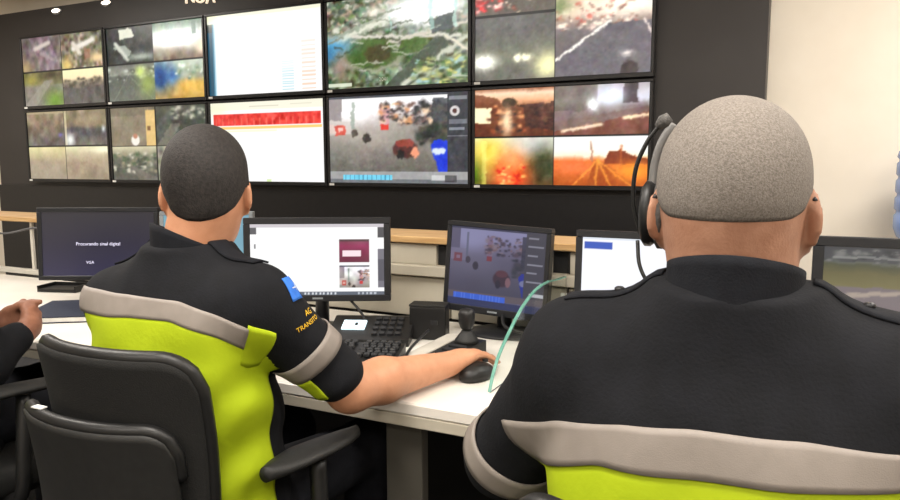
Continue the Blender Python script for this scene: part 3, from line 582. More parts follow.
# ------------------------------------------------------------------ things on the desk
kb = thing('keyboard', 'black computer keyboard beside the bare forearm', 'keyboard', (-1.09, 1.472, DZ), math.radians(20))
obj('case', prism(B(), [(-.09, 0), (.085, 0), (.085, .026), (-.03, .018), (-.09, .008)], 'X', -.2, .2), 'plastic', kb)
kme = bpy.data.meshes.new('key'); kbm = B(); box(kbm, (0, 0, .006), (.0155, .0150, .010), None, .002, 1); kbm.to_mesh(kme); kbm.free(); kme.materials.append(M['key'])
n = 0
for r in range(6):
    for c in range(20):
        if c in (14,): continue
        o = bpy.data.objects.new('key', kme); COL.objects.link(o); o.parent = kb
        o.location = (-.186 + c * .0192 + (.004 if r % 2 else 0), -.028 + r * .0195, .0175 + r * .0014)
ph = thing('desk_phone', 'black desk phone with a small lit display behind the keyboard', 'phone', (-1.105, 1.70, DZ), math.radians(22))
obj('body', prism(B(), [(-.075, 0), (.085, 0), (.085, .052), (.06, .055), (-.075, .018)], 'X', -.10, .13), 'plastic', ph)
sl = math.atan2(.037, .135); R = Matrix.Rotation(sl, 3, 'X')
dpl = obj('display', bx((-.035, .002, .041), (.066, .05, .006), R, .001), 'phone_screen', ph)
obj('icon', bx((-.028, .0005, .0448), (.008, .014, .002), R), 'bezel', dpl)
for r in range(4):
    for c in range(4):
        obj('button', bx((.03 + c * .022, -.045 + r * .028, .029 + r * .0077), (.015, .014, .008), R, .0015), 'key', ph)
bb = thing('black_box_device', 'small black box standing behind the joystick console', 'device', (-.955, 1.80, DZ), math.radians(15))
obj('case', bx((0, 0, .047), (.105, .06, .094), None, .004), 'plastic', bb)
obj('top_cover', bx((0, 0, .097), (.107, .062, .006), None, .002), 'plastic_soft', bb)
obj('front_button', bx((.02, -.031, .05), (.02, .004, .012)), 'key', bb)
jc = thing('joystick_console', 'grey joystick console between keyboard and mouse', 'joystick', (-.822, 1.635, DZ), math.radians(-9))
obj('base', prism(B(), [(-.105, 0), (.10, 0), (.10, .032), (-.105, .014)], 'X', -.062, .062), 'plastic', jc)
sj = math.atan2(.018, .205); RJ = Matrix.Rotation(sj, 3, 'X')
obj('face_plate', bx((-.035, 0, .0245), (.045, .19, .004), RJ, .001), 'alu', jc)
for k in range(4): obj('button', bx((.03, -.075 + k * .03, .0195 + k * .0026), (.05, .016, .008), RJ, .0015), 'key', jc)
js = obj('joystick_boot', lathe(B(), [(.034, .0), (.030, .010), (.018, .026), (.012, .034)], 20, (.025, .062, .028)), 'plastic_soft', jc, True)
obj('joystick_knob', lathe(B(), [(.010, .0), (.017, .008), (.021, .022), (.022, .045), (.018, .056), (.006, .06)], 20, (.025, .062, .060)), 'plastic', jc, True)
b = tube(B(), spline([(-.80, 1.52, .746), (-.86, 1.50, .746), (-.888, 1.56, .765), (-.895, 1.67, .79), (-.935, 1.755, .77)], 8), .004, 6)
tag(obj('console_cable', b, 'plastic', None, True), 'black cable running along the keyboard edge to the joystick console', 'cable')
ms = thing('computer_mouse', 'black computer mouse under the hand', 'mouse', (-.672, 1.505, DZ), math.radians(-8))
b = B(); bmesh.ops.create_uvsphere(b, u_segments=24, v_segments=14, radius=1.0)
for v in b.verts:
    z = max(v.co.z, -.25); v.co = Vector((v.co.x * .033 * (1 - .08 * v.co.y), v.co.y * .058, (z + .25) * .030 * (1 - .18 * v.co.y)))
obj('shell', b, 'plastic', ms, True)
obj('wheel', lathe(B(), [(.004, -.003), (.007, -.003), (.007, .003), (.004, .003)], 12, (0, .034, .033)), 'key', ms, True)
mp = thing('notebook', 'dark blue notebook with white page edges left of the dark-haired man', 'notebook', (-2.19, 1.565, DZ), math.radians(35))
obj('pages', bx((0, 0, .010), (.205, .285, .014)), 'paper', mp); obj('cover', bx((0, 0, .019), (.21, .29, .004), None, .001, 1), 'mousepad', mp); obj('back_cover', bx((0, 0, .0015), (.21, .29, .003)), 'mousepad', mp)
tr = thing('document_tray', 'flat black tray on the desk in front of the dark monitor', 'tray', (-2.62, 1.86, DZ), .3)
obj('tray_bottom', bx((0, 0, .006), (.16, .10, .012)), 'plastic', tr)
for c, s in (((0, .05, .012), (.16, .006, .024)), ((-.08, 0, .012), (.006, .10, .024)), ((.08, 0, .012), (.006, .10, .024))): obj('tray_side', bx(c, s), 'plastic', tr)

# ------------------------------------------------------------------ water cooler by the white wall
wp = UY(895, 195, 3.72)
wc = thing('water_cooler', 'white water cooler with an upturned blue bottle at the right edge', 'water cooler', (wp.x + .135, 3.72, 0))
obj('cabinet', bx((0, 0, .40), (.30, .32, .80), None, .015), 'steel', wc)
obj('tap_panel', bx((0, -.165, .62), (.22, .012, .16), None, .004), 'plastic_soft', wc)
for x in (-.05, .05): obj('tap', tube(B(), [(x, -.165, .64), (x, -.20, .64), (x, -.205, .61)], .01, 8), 'chrome', wc, True)
zb = .80; prof = [(.03, 0), (.035, .05), (.12, .11), (.135, .15)]
for k in range(4): prof += [(.136, .16 + k * .075), (.136, .205 + k * .075), (.128, .215 + k * .075), (.128, .225 + k * .075)]
prof += [(.136, .46), (.13, .485), (.10, .495), (.001, .49)]
obj('bottle', lathe(B(), prof, 28, (0, 0, zb)), 'water', wc, True)

# ------------------------------------------------------------------ organic surfaces: smooth union of limbs on a fine grid
class Blob:
    def __init__(s, lo, hi, h):
        s.lo = np.array(lo, float); s.h = h; s.n = np.ceil((np.array(hi) - s.lo) / h).astype(int) + 1
        s.F = np.full(s.n, 1.0, np.float32)
    def region(s, lo, hi):
        a = np.clip(np.floor((np.array(lo) - s.lo) / s.h).astype(int), 0, s.n); b_ = np.clip(np.ceil((np.array(hi) - s.lo) / s.h).astype(int) + 1, 0, s.n)
        sl = tuple(slice(x, y) for x, y in zip(a, b_))
        ax = [(s.lo[i] + s.h * np.arange(a[i], b_[i])).astype(np.float32) for i in range(3)]
        return sl, ax[0][:, None, None], ax[1][None, :, None], ax[2][None, None, :]
    def put(s, sl, d, k, sub=False):
        f = s.F[sl]
        if sub:
            d = -d; hh = np.maximum(k - np.abs(f - d), 0) / k; s.F[sl] = np.maximum(f, d) + hh * hh * k * .25
        else:
            hh = np.maximum(k - np.abs(f - d), 0) / k; s.F[sl] = np.minimum(f, d) - hh * hh * k * .25
    def ell(s, c, r, R=None, k=.02, sub=False):
        c = np.array(c, float); r = np.array(r, float); m = r.max() + k + 2 * s.h
        sl, x, y, z = s.region(c - m, c + m); x = x - c[0]; y = y - c[1]; z = z - c[2]
        if R is None: R = np.eye(3)
        R = np.array(R)   # columns = local axes in world
        q = [R[0, i] * x + R[1, i] * y + R[2, i] * z for i in range(3)]
        k0 = np.sqrt(sum((q[i] / r[i]) ** 2 for i in range(3))); k1 = np.sqrt(sum((q[i] / r[i] ** 2) ** 2 for i in range(3))) + 1e-9
        s.put(sl, (k0 * (k0 - 1) / k1).astype(np.float32), k, sub)
    def cap(s, a, b_, ra, rb, k=.02, flat=None):
        """tapered limb; flat=(axis, factor) squeezes the section along that axis"""
        a = np.array(a, float); b_ = np.array(b_, float); m = max(ra, rb) + k + 2 * s.h
        sl, x, y, z = s.region(np.minimum(a, b_) - m, np.maximum(a, b_) + m); d = b_ - a; L2 = d @ d + 1e-12
        px, py, pz = x - a[0], y - a[1], z - a[2]; t = np.clip((px * d[0] + py * d[1] + pz * d[2]) / L2, 0, 1)
        qx, qy, qz = px - t * d[0], py - t * d[1], pz - t * d[2]
        e2 = qx * qx + qy * qy + qz * qz
        if flat is not None:
            n = np.array(flat[0], float); n /= np.linalg.norm(n); pr = qx * n[0] + qy * n[1] + qz * n[2]; e2 = e2 + pr * pr * (1 / flat[1] ** 2 - 1)
        s.put(sl, (np.sqrt(e2) - (ra + (rb - ra) * t)).astype(np.float32), k)
    def chain(s, pts, rs, k=.008, flat=None):
        for (a, b_, r1, r2) in zip(pts, pts[1:], rs, rs[1:]): s.cap(a, b_, r1, r2, k, flat)
    def stack(s, secs, k=.03, p=2.3):
        """secs: (z, cx, cy, rx, ry)"""
        S = np.array(sorted(secs), float); m = .03 + k
        sl, x, y, z = s.region((S[:, 1].min() - S[:, 3].max() - m, S[:, 2].min() - S[:, 4].max() - m, S[0, 0] - m), (S[:, 1].max() + S[:, 3].max() + m, S[:, 2].max() + S[:, 4].max() + m, S[-1, 0] + m))
        zz = z.ravel(); zf = np.linspace(S[0, 0], S[-1, 0], 200); ker = np.hanning(31); ker /= ker.sum()
        def sm(col):
            v = np.interp(zf, S[:, 0], S[:, col]); v = np.convolve(np.pad(v, 15, 'edge'), ker, 'valid'); return np.interp(zz, zf, v)[None, None, :]
        cx, cy, rx, ry = sm(1), sm(2), sm(3), sm(4)
        g = (np.abs((x - cx) / rx) ** p + np.abs((y - cy) / ry) ** p) ** (1 / p); d = (g - 1) * np.minimum(rx, ry)
        dz = np.maximum(np.maximum(S[0, 0] - zz, zz - S[-1, 0]), 0)[None, None, :]
        d = np.where(d > 0, np.sqrt(d * d + dz * dz), np.where(dz > 0, dz, d)); s.put(sl, d.astype(np.float32), k)
    def warp(s, fn):
        ax = [s.lo[i] + s.h * np.arange(s.n[i]) for i in range(3)]
        near = np.abs(s.F) < .03; I = np.nonzero(near)
        s.F[I] += fn(ax[0][I[0]], ax[1][I[1]], ax[2][I[2]]).astype(np.float32)
    def surface(s, relax=2):
        F = s.F; ins = F < 0
        c = [ins[i:F.shape[0] - 1 + i, j:F.shape[1] - 1 + j, k:F.shape[2] - 1 + k] for i in (0, 1) for j in (0, 1) for k in (0, 1)]
        cnt = sum(a.astype(np.uint8) for a in c); act = (cnt > 0) & (cnt < 8); I = np.argwhere(act)
        vid = np.full(act.shape, -1, np.int64); vid[act] = np.arange(len(I))
        acc = np.zeros((len(I), 3)); num = np.zeros(len(I)); cor = [(i, j, k) for i in (0, 1) for j in (0, 1) for k in (0, 1)]
        val = {q: F[I[:, 0] + q[0], I[:, 1] + q[1], I[:, 2] + q[2]] for q in cor}
        for q in cor:
            for ax in range(3):
                if q[ax] == 0:
                    r = list(q); r[ax] = 1; r = tuple(r); v0, v1 = val[q], val[r]; m = (v0 < 0) != (v1 < 0)
                    t = np.where(m, v0 / np.where(m, v0 - v1, 1), 0); p = np.tile(np.array(q, float), (len(I), 1)); p[:, ax] = t
                    acc[m] += p[m]; num[m] += 1
        V = s.lo + (I + acc / num[:, None]) * s.h; Q = []
        for ax in range(3):
            o1, o2 = [(1, 2), (2, 0), (0, 1)][ax]; A = [slice(None)] * 3; Bq = [slice(None)] * 3; A[ax] = slice(0, -1); Bq[ax] = slice(1, None)
            e = ins[tuple(A)] != ins[tuple(Bq)]; E = np.argwhere(e)
            E = E[(E[:, o1] > 0) & (E[:, o2] > 0) & (E[:, o1] < act.shape[o1]) & (E[:, o2] < act.shape[o2])]
            st = ins[tuple(E.T)]; D1 = np.zeros(3, int); D1[o1] = 1; D2 = np.zeros(3, int); D2[o2] = 1
            q = np.stack([vid[tuple((E - D1 - D2).T)], vid[tuple((E - D2).T)], vid[tuple(E.T)], vid[tuple((E - D1).T)]], 1)
            q[~st] = q[~st][:, ::-1]; Q.append(q)
        Q = np.concatenate(Q); Q = Q[(Q >= 0).all(1)]
        for _ in range(relax):
            S_ = np.zeros_like(V); N_ = np.zeros(len(V))
            for i in range(4):
                np.add.at(S_, Q[:, i], V[Q[:, (i + 1) % 4]] + V[Q[:, i - 1]]); np.add.at(N_, Q[:, i], 2)
            V = V * .5 + S_ / np.maximum(N_, 1)[:, None] * .5
        s.V, s.Q = V, Q; return V, Q
    def bvh(s): return BVHTree.FromPolygons([tuple(v) for v in s.V], [tuple(q) for q in s.Q])
    def mesh(s, name, off=(0, 0, 0)):
        me = bpy.data.meshes.new(name); set_mesh(me, s.V - np.array(off), s.Q); return me

def rotm(yaw=0, pitch=0, roll=0):
    return np.array((Matrix.Rotation(yaw, 3, 'Z') @ Matrix.Rotation(pitch, 3, 'X') @ Matrix.Rotation(roll, 3, 'Y')))
def add_head(S, c, R, sc=(1, 1, 1), ear_out=.35):
    c = np.array(c, float); sc = np.array(sc, float)
    def P(x, y, z): return c + R @ (np.array((x, y, z)) * sc)
    def E(p, r, k=.02, Rl=None, sub=False): S.ell(P(*p), np.array(r) * sc, R if Rl is None else R @ Rl, k, sub)
    E((0, -.012, .030), (.0765, .097, .086)); E((0, -.020, .044), (.070, .080, .062), .03); E((0, -.040, .0), (.070, .064, .075), .03); E((0, .036, -.035), (.060, .056, .085), .03)
    E((0, .045, -.088), (.043, .042, .032), .03); E((0, .0, -.05), (.061, .065, .06), .03)
    E((0, .082, .018), (.05, .016, .012), .015)                                   # brow
    for sx in (-1, 1):
        E((sx * .031, .098, -.002), (.015, .012, .010), .012, sub=True); E((sx * .031, .083, -.003), (.0125, .0125, .0115), .004)
        E((sx * .045, .062, -.035), (.022, .022, .02), .02)                       # cheek
        Re = rotm(sx * ear_out, -.15, 0)
        E((sx * .084, -.014, -.012), (.0075, .021, .033), .007, Re); E((sx * .0905, -.010, -.008), (.006, .012, .021), .005, Re, sub=True); E((sx * .079, -.004, -.042), (.008, .009, .011), .006, Re)
    S.cap(P(0, .090, .005), P(0, .112, -.034), .008 * sc[0], .013 * sc[0], .012)  # nose
    for sx in (-1, 1): E((sx * .013, .100, -.037), (.009, .009, .007), .006)
    E((0, .090, -.064), (.024, .010, .006), .006); E((0, .089, -.075), (.021, .010, .007), .006); E((0, .099, -.0695), (.022, .006, .0018), .004, sub=True)
    return P
def add_hand(S, wrist, fwd, palm, side, sc=1.0, curl=(.35, .45, .35), spread=.06, thumb=(.55, .35)):
    """fwd: wrist->knuckles, palm: palm normal, side=+1 when the thumb lies towards fwd x palm"""
    w_ = np.array(wrist, float); f = np.array(fwd, float); f /= np.linalg.norm(f); p = np.array(palm, float); p -= f * (p @ f); p /= np.linalg.norm(p); t = np.cross(f, p) * side
    R = np.stack([t, f, p], 1)
    def W(x, y, z): return w_ + sc * (t * x + f * y + p * z)
    S.cap(W(0, -.02, 0), W(0, .03, 0), .027 * sc, .034 * sc, .015, (p, .72)); S.ell(W(0, .052, 0), np.array((.041, .045, .0165)) * sc, R, .015); S.ell(W(.022, .035, .008), np.array((.018, .03, .014)) * sc, R, .012)
    tips = []
    for i, (x, y0, L, r) in enumerate(((.030, .088, .082, .0092), (.010, .094, .092, .0095), (-.011, .090, .086, .0090), (-.030, .080, .068, .0080))):
        an = 0.0; q = W(x * .9, y0 - .018, 0); sp = spread * (1.2 - i * .8); pts = [W(x * .8, .05, 0), q]; rs = [r * 1.1 * sc, r * 1.1 * sc]
        for sgm, (fr, cu) in enumerate(zip((.46, .30, .24), curl)):
            an += cu * (1 + .08 * i); d = f * math.cos(an) + p * math.sin(an) + t * sp * .9; q = q + d * L * fr * sc; pts.append(q); rs.append(r * (1 - .09 * (sgm + 1)) * sc)
        S.chain(pts, rs, .004); tips.append((pts[-1], d))
    q0 = W(.026, .018, .006); d1 = t * math.sin(thumb[0]) + f * math.cos(thumb[0]) + p * .35; q1 = q0 + d1 * .040 * sc; d2 = t * math.sin(thumb[1]) + f * math.cos(thumb[1]) + p * .3; q2 = q1 + d2 * .034 * sc; q3 = q2 + (d2 - t * .15) * .024 * sc
    S.chain([q0, q1, q2, q3], [.0155 * sc, .0118 * sc, .0105 * sc, .0085 * sc], .008); tips.append((q3, d2))
    return tips

def wrap_torso(bvh, axis, th, z0, z1, nz, off, rmax=.4):
    """points on the cloth seen from a vertical axis; th in degrees, 0 = behind (-Y), + towards the wearer's right (+X)"""
    P = np.zeros((nz, len(th), 3))
    for j, a in enumerate(th):
        ar = math.radians(a); d = Vector((math.sin(ar), -math.cos(ar), 0)); za, zb = z0(a), z1(a)
        for i in range(nz):
            z = za + (zb - za) * i / (nz - 1); o = Vector((*axis(z), z)); h = bvh.ray_cast(o, d, rmax + .1)
            r = min(h[3], rmax) if h[0] is not None else rmax; P[i, j] = o + d * (r + off)
    return P
def wrap_limb(bvh, a, b_, t0, t1, nt_, off, rmax, ang=None, n=48, slant=0.0, ref=None):
    a, b_ = Vector(a), Vector(b_); d = (b_ - a).normalized(); x, y = frame_of(d)
    if ref is not None:
        x = Vector(ref); x = (x - d * x.dot(d)).normalized(); y = d.cross(x)
    full = ang is None; A = np.linspace(0, 2 * math.pi, n, endpoint=False) if full else np.radians(np.linspace(ang[0], ang[1], n))
    P = np.zeros((nt_, len(A), 3))
    for j, an in enumerate(A):
        rd = x * math.cos(an) + y * math.sin(an)
        for i in range(nt_):
            o = a + (b_ - a) * (t0 + (t1 - t0) * i / (nt_ - 1) + slant * math.cos(an)); h = bvh.ray_cast(o, rd, rmax + .1)
            r = min(h[3], rmax) if h[0] is not None else rmax; P[i, j] = o + rd * (r + off)
    return P, full
def smooth_grid(P, it=2, closed=False):
    for _ in range(it):
        Q = P.copy()
        if closed: Q = .5 * P + .25 * (np.roll(P, 1, 1) + np.roll(P, -1, 1))
        else: Q[:, 1:-1] = .5 * P[:, 1:-1] + .25 * (P[:, :-2] + P[:, 2:])
        P = Q
    return P
def flip(P): return P[:, ::-1]
def decal(bvh, c, ux, uy, wd, hg, n, off, reach=.06):
    """patch of cloth pressed on the garment around c"""
    ux = Vector(ux).normalized(); uy = Vector(uy); uy = (uy - ux * uy.dot(ux)).normalized(); nn = ux.cross(uy); c = Vector(c)
    xs = np.linspace(-wd / 2, wd / 2, n[0]); ys = np.linspace(-hg / 2, hg / 2, n[1]); P = np.zeros((n[1], n[0], 3))
    for i, yy in enumerate(ys):
        for j, xx in enumerate(xs):
            o = c + ux * xx + uy * yy + nn * reach; h = bvh.ray_cast(o, -nn, reach * 2.5)
            q = h[0] if h[0] is not None else c + ux * xx + uy * yy
            P[i, j] = q + nn * off
    return P
def press(bvh, me, nn, off, reach=.06):
    nn = Vector(nn).normalized()
    for v in me.vertices:
        h = bvh.ray_cast(v.co + nn * reach, -nn, reach * 2.5)
        if h[0] is not None: v.co = h[0] + nn * off
def hair_shell(bvh, c, R, elow, off, n=(72, 30), cap_r=.125, sc=1.0):
    """cropped hair: cap over the skull; elow(az) lowest elevation, az 0 = behind, + right"""
    P = np.zeros((n[1], n[0], 3)); c = Vector(c); Rm = Matrix(R.tolist())
    for j in range(n[0]):
        az = 2 * math.pi * j / n[0] - math.pi; lo = elow(math.degrees(az))
        for i in range(n[1]):
            el = math.radians(lo + (89.5 - lo) * i / (n[1] - 1)); d = Rm @ Vector((math.sin(az) * math.cos(el), -math.cos(az) * math.cos(el), math.sin(el)))
            h = bvh.ray_cast(c, d, .2); r = min(h[3] if h[0] is not None else .1, cap_r)
            edge = min(1.0, i / 2.5); P[i, j] = c + d * (r + off * (.15 + .85 * edge))
    return P

# ------------------------------------------------------------------ office chairs
def office_chair(label, loc, rz=0.0, top=.925, detail=True):
    t = thing('office_chair', label, 'chair', loc, rz, 'black office chairs at the desk')
    # upper back shell, wrapped round the sitter
    ns, nz = 41, 26; S = np.linspace(-1, 1, ns)
    def sheet(hw, y0, dep, zb, zt, rc, lean, bulge=.0, pb=2.2):
        P = np.zeros((nz, ns, 3))
        for i in range(nz):
            v = i / (nz - 1)
            for j, s in enumerate(S):
                k = max(0, (abs(s) - (1 - rc)) / rc); zt_ = zt - (1 - math.sqrt(max(0, 1 - k ** 2.2))) * rc * hw * 1.0; zb_ = zb + (1 - math.sqrt(max(0, 1 - k ** 2.2))) * rc * hw * .8
                z = zb_ + (zt_ - zb_) * v; u = (z - zb) / (zt - zb)
                P[i, j] = (hw * s * (1 - .06 * (1 - u) ** 2), y0 + dep * abs(s) ** pb - lean * u + bulge * math.sin(math.pi * u), z)
        return P
    up = sheet(.190, -.215, .055, .56, top, .30, .03, .012)
    bk = link('backrest', shell('backrest', flip(up), .014), 'mesh', t, True)
    rimp = [tuple(p) for p in up[:, 0]] + [tuple(p) for p in up[-1, 1:-1]] + [tuple(p) for p in up[::-1, -1]]
    bm = tube(B(), [Vector(p) + Vector((0, .004, 0)) for p in rimp], .0135, 8); obj('rim', bm, 'plastic', bk, True)
    lo = sheet(.180, -.252, .055, .50, top - .118, .24, .022, .010); lo[..., 0] -= .018
    cv = link('back_cover', shell('back_cover', flip(lo), .012), 'plastic_soft', t, True)
    rp = [tuple(p) for p in lo[-6:, 0]] + [tuple(p) for p in lo[-1, 1:-1]] + [tuple(p) for p in lo[::-1, -1][:6]]
    obj('cover_rim', tube(B(), [Vector(p) + Vector((0, .003, .002)) for p in rp], .012, 8), 'plastic', cv, True)
    q = lo[-1, 10]; obj('sticker', bx((q[0], q[1] + .002, q[2] + .0145), (.026, .013, .002)), 'sticker', cv)
    b = bx((0, .02, .455), (.46, .45, .07), None, .028, 3); obj('seat', b, 'mesh', t, True)
    obj('seat_pan', bx((0, .02, .410), (.40, .40, .018), None, .006), 'plastic', t)
    obj('back_bar', tube(B(), spline([(0, -.05, .40), (0, -.20, .40), (0, -.262, .47), (0, -.262, .60)], 6), .02, 8), 'plastic', t, True)
    for sx in (-1, 1):
        pad = sheet_pad(sx); obj('armrest_pad', pad, 'plastic_soft', t, True)
        obj('armrest_post', tube(B(), spline([(sx * .19, .02, .41), (sx * .262, .02, .43), (sx * .268, .03, .55), (sx * .252, .05, .675)], 6), [.017] * 19, 8), 'plastic', t, True)
    obj('gas_lift', lathe(B(), [(.026, .10), (.026, .25), (.019, .25), (.019, .40)], 16), 'plastic', t, True)
    for k in range(5):
        a = 2 * math.pi * k / 5 + .3; d = Vector((math.cos(a), math.sin(a), 0))
        lg_ = obj('base_leg', tube(B(), [d * .02 + Vector((0, 0, .10)), d * .16 + Vector((0, 0, .095)), d * .30 + Vector((0, 0, .07))], [.026, .022, .016], 8), 'plastic', t, True)
        c = lathe(B(), [(.012, -.022), (.026, -.022), (.028, -.012), (.028, .012), (.026, .022), (.012, .022)], 16)
        bmesh.ops.transform(c, matrix=Matrix.Translation(d * .30 + Vector((0, 0, .0285))) @ Matrix.Rotation(a, 4, 'Z') @ Matrix.Rotation(math.pi / 2, 4, 'X'), verts=c.verts[:])
        obj('caster', c, 'plastic_soft', lg_, True)
    return t
def sheet_pad(sx):
    b = B(); prof = []
    n = 26; Y0, Y1 = -.085, .175
    for i in range(n + 1):
        v = i / n; y = Y0 + (Y1 - Y0) * v; wdt = .044 * (math.sin(math.pi * min(max(v, .02), .98)) ** .45) * (1 - .25 * v)
        prof.append((y, wdt, .692 + .020 * (1 - v) ** 2 * .2 - .012 * abs(v - .4)))
    rings = []
    for y, wd_, z in prof:
        rings.append([b.verts.new((sx * .238 + sx * (.02 * (y - Y0) / (Y1 - Y0)) + wd_ * math.cos(a), y, z + .015 * math.sin(a) * (1 if math.sin(a) > 0 else .9))) for a in np.linspace(0, 2 * math.pi, 14, endpoint=False)])
    for a, c in zip(rings, rings[1:]):
        for k in range(14): b.faces.new((a[k], a[(k + 1) % 14], c[(k + 1) % 14], c[k]))
    b.faces.new(rings[0]); b.faces.new(rings[-1]); return b
office_chair('black office chair under the dark-haired man in lime', (-1.073, 1.035, 0), 0.0, .922)
office_chair('black office chair under the man with the headset', (-.08, .895, 0), .0, .885)
office_chair('black office chair of the person with clasped hands at the left edge', (-1.955, 1.03, 0))

# ------------------------------------------------------------------ people
def legs(S, px, py, zk=.56, r=1.0, yk=.42, sp=.11):
    for sx in (-1, 1):
        S.cap((px + sx * .085, py, .565), (px + sx * sp, py + yk, zk), .085 * r, .062 * r, .04)
        S.cap((px + sx * sp, py + yk, zk), (px + sx * sp, py + yk - .02, .10), .058 * r, .042 * r, .03)
    S.cap((px - .07, py, .585), (px + .07, py, .585), .11 * r, .11 * r, .04)
def feet(root, base, px, py):
    for sx in (-1, 1):
        S = Blob((px + sx * .11 - .08, py + .30, -.03), (px + sx * .11 + .08, py + .70, .18), .008)
        x = px + sx * .11; S.cap((x, py + .40, .05), (x + sx * .01, py + .58, .032), .044, .036, .03, ((0, 0, 1), .8)); S.cap((x, py + .40, .06), (x, py + .40, .13), .045, .045, .03); S.surface(1)
        S.V[:, 2] = np.maximum(S.V[:, 2], .004)
        o = link('shoe', S.mesh('shoe', base), 'shoe', root, True)
def face_bits(root, base, P, R, skin):
    for sx in (-1, 1):
        b = B(); bmesh.ops.create_uvsphere(b, u_segments=12, v_segments=8, radius=.0115); q = P(sx * .031, .0865, -.003)
        e = obj('eye', b, 'eyewhite', root, True, Vector(q) - Vector(base))
        b = B(); bmesh.ops.create_uvsphere(b, u_segments=10, v_segments=6, radius=.0058); d = R @ np.array((0, .0075, 0))
        obj('iris', b, 'iris', e, True, Vector(d))
def folds(amp, f, seed, ax=(0.3, 0.2, 1)):
    rg = np.random.default_rng(seed); K = rg.normal(size=(7, 3)) * f; ph = rg.uniform(0, 6.28, 7)
    def fn(x, y, z):
        s = 0
        for k in range(7): s = s + np.sin(x * K[k, 0] + y * K[k, 1] + z * K[k, 2] * 1.4 + ph[k] + 1.2 * np.sin(z * 9 + x * 7 + k))
        return amp * s / 3
    return fn
def collar(name, root, base, c, rx, ry, zb, zt_back, zt_front, m, tilt=0.0, gap=24, phase=0.0):
    th = np.radians(np.linspace(-180 + gap, 180 - gap, 61)); P = np.zeros((7, 61, 3))
    for j, a in enumerate(th):
        f = (1 + math.cos(a - phase)) / 2; zt = zt_front + (zt_back - zt_front) * f
        for i in range(7):
            v = i / 6; k = 1 + .05 * (1 - v) ** 2; z = zb + (zt - zb) * v
            P[i, j] = (c[0] + math.sin(a) * rx * k + tilt * (z - zb), c[1] - math.cos(a) * ry * k + .02 * v * 0, z)
    return link(name, shell(name, P - np.array(base), .006), m, root, True)

# --- the man in front with grey cropped hair and a headset
RB = (-.068, .82, 0.0)
rm = thing('person', 'grey-haired man in navy and lime jacket wearing a headset, seen from behind', 'person', RB)
rX = -.068
S = Blob((-.46, .55, .02), (.34, 1.50, 1.35), .005)
rR = rotm(.03, -.04, 0); rc = np.array((-.0775, .893, 1.190))
P_r = add_head(S, rc, rR, (.965, 1.0, 1.01), .50)
S.cap(P_r(0, -.022, -.045), (rX, .868, 1.05), .060, .066, .03)
S.cap(P_r(0, -.040, -.035), (rX, .855, 1.07), .05, .058, .03)
S.stack([(.54, rX, .86, .16, .11), (.72, rX, .85, .15, .105), (.9, rX, .865, .165, .105), (1.0, rX, .875, .15, .085), (1.06, rX, .88, .07, .05)], .04)
ARM_R = {}
for sx, el, wr in ((-1, (-.385, .975, .800), (-.22, 1.205, .795)), (1, (.235, .975, .795), (.07, 1.205, .795))):
    sh = (rX + sx * .185, .878, .995); S.cap(sh, el, .05, .043, .03); S.cap(el, wr, .042, .03, .02); ARM_R[sx] = (sh, el, wr)
    add_hand(S, wr, (-sx * .3, 1, -.02), (0, .0, -1), sx, 1.0, (.25, .4, .3))
legs(S, rX, .86, .55, .85)
S.surface(2); bv_r = S.bvh()
body = link('body', S.mesh('body', RB), 'skin_r', rm, True)
face_bits(rm, RB, P_r, rR, 'skin_r')
def el_r(az):
    a = abs(az)
    return float(np.interp(a, [0, 40, 58, 70, 84, 105, 120, 140, 180], [-19, -19, -15, -7, 3, 10, 22, 38, 42]))
hs = hair_shell(bv_r, P_r(0, -.005, .02), rR, el_r, .0025, (96, 40), .118)
link('hair', shell('hair', hs - np.array(RB), .002, True), 'hair_grey', rm, True)
# jacket
S = Blob((-.52, .52, .48), (.40, 1.32, 1.16), .006)
S.stack([(.50, rX, .86, .205, .150), (.70, rX, .855, .195, .145), (.86, rX, .865, .205, .142), (.97, rX, .875, .205, .130), (1.03, rX, .88, .170, .110), (1.07, rX, .872, .105, .096), (1.10, rX, .866, .080, .090)], .03)
for sx in (-1, 1):
    sh, el, wr = ARM_R[sx]
    S.cap((rX + sx * .03, .868, 1.048), (rX + sx * .175, .873, .994), .058, .066, .05); S.cap(sh, el, .068, .062, .045); S.cap(el, np.array(el) + (np.array(wr) - np.array(el)) * .88, .058, .044, .035)
S.warp(folds(.0035, 17, 3)); S.surface(3); bj = S.bvh()
jk = link('jacket', S.mesh('jacket', RB), 'navy', rm, True)
collar('collar', rm, RB, (rX - .002, .864), .073, .083, 1.078, 1.145, 1.095, 'navy_collar')
ax_r = lambda z: (rX, .875)
def measured(bv, axis, pix):
    """angles and heights of marks seen on the garment"""
    T, Z = [], []
    for u, v in pix:
        h = bv.ray_cast(CAM, ray(u, v))
        if h[0] is None: continue
        c = axis(h[0].z); T.append(math.degrees(math.atan2(h[0].x - c[0], -(h[0].y - c[1])))); Z.append(h[0].z)
    o = np.argsort(T); T, Z = np.array(T)[o], np.array(Z)[o]
    print('MEAS', T.round(0), Z.round(3))
    return (lambda a: float(np.interp(a, T, Z))), T[0], T[-1]
zt, ta, tb_ = measured(bj, ax_r, [(505, 421), (560, 421), (625, 424), (690, 428), (800, 440), (895, 455)])
zb_, t2, t3 = measured(bj, ax_r, [(520, 456), (600, 464), (690, 478), (760, 488), (890, 492)])
bp = smooth_grid(wrap_torso(bj, ax_r, np.linspace(ta, 75, 91), zb_, zt, 7, .0062), 3); link('reflective_band', shell('reflective_band', bp - np.array(RB), .004), 'reflective', rm, True)
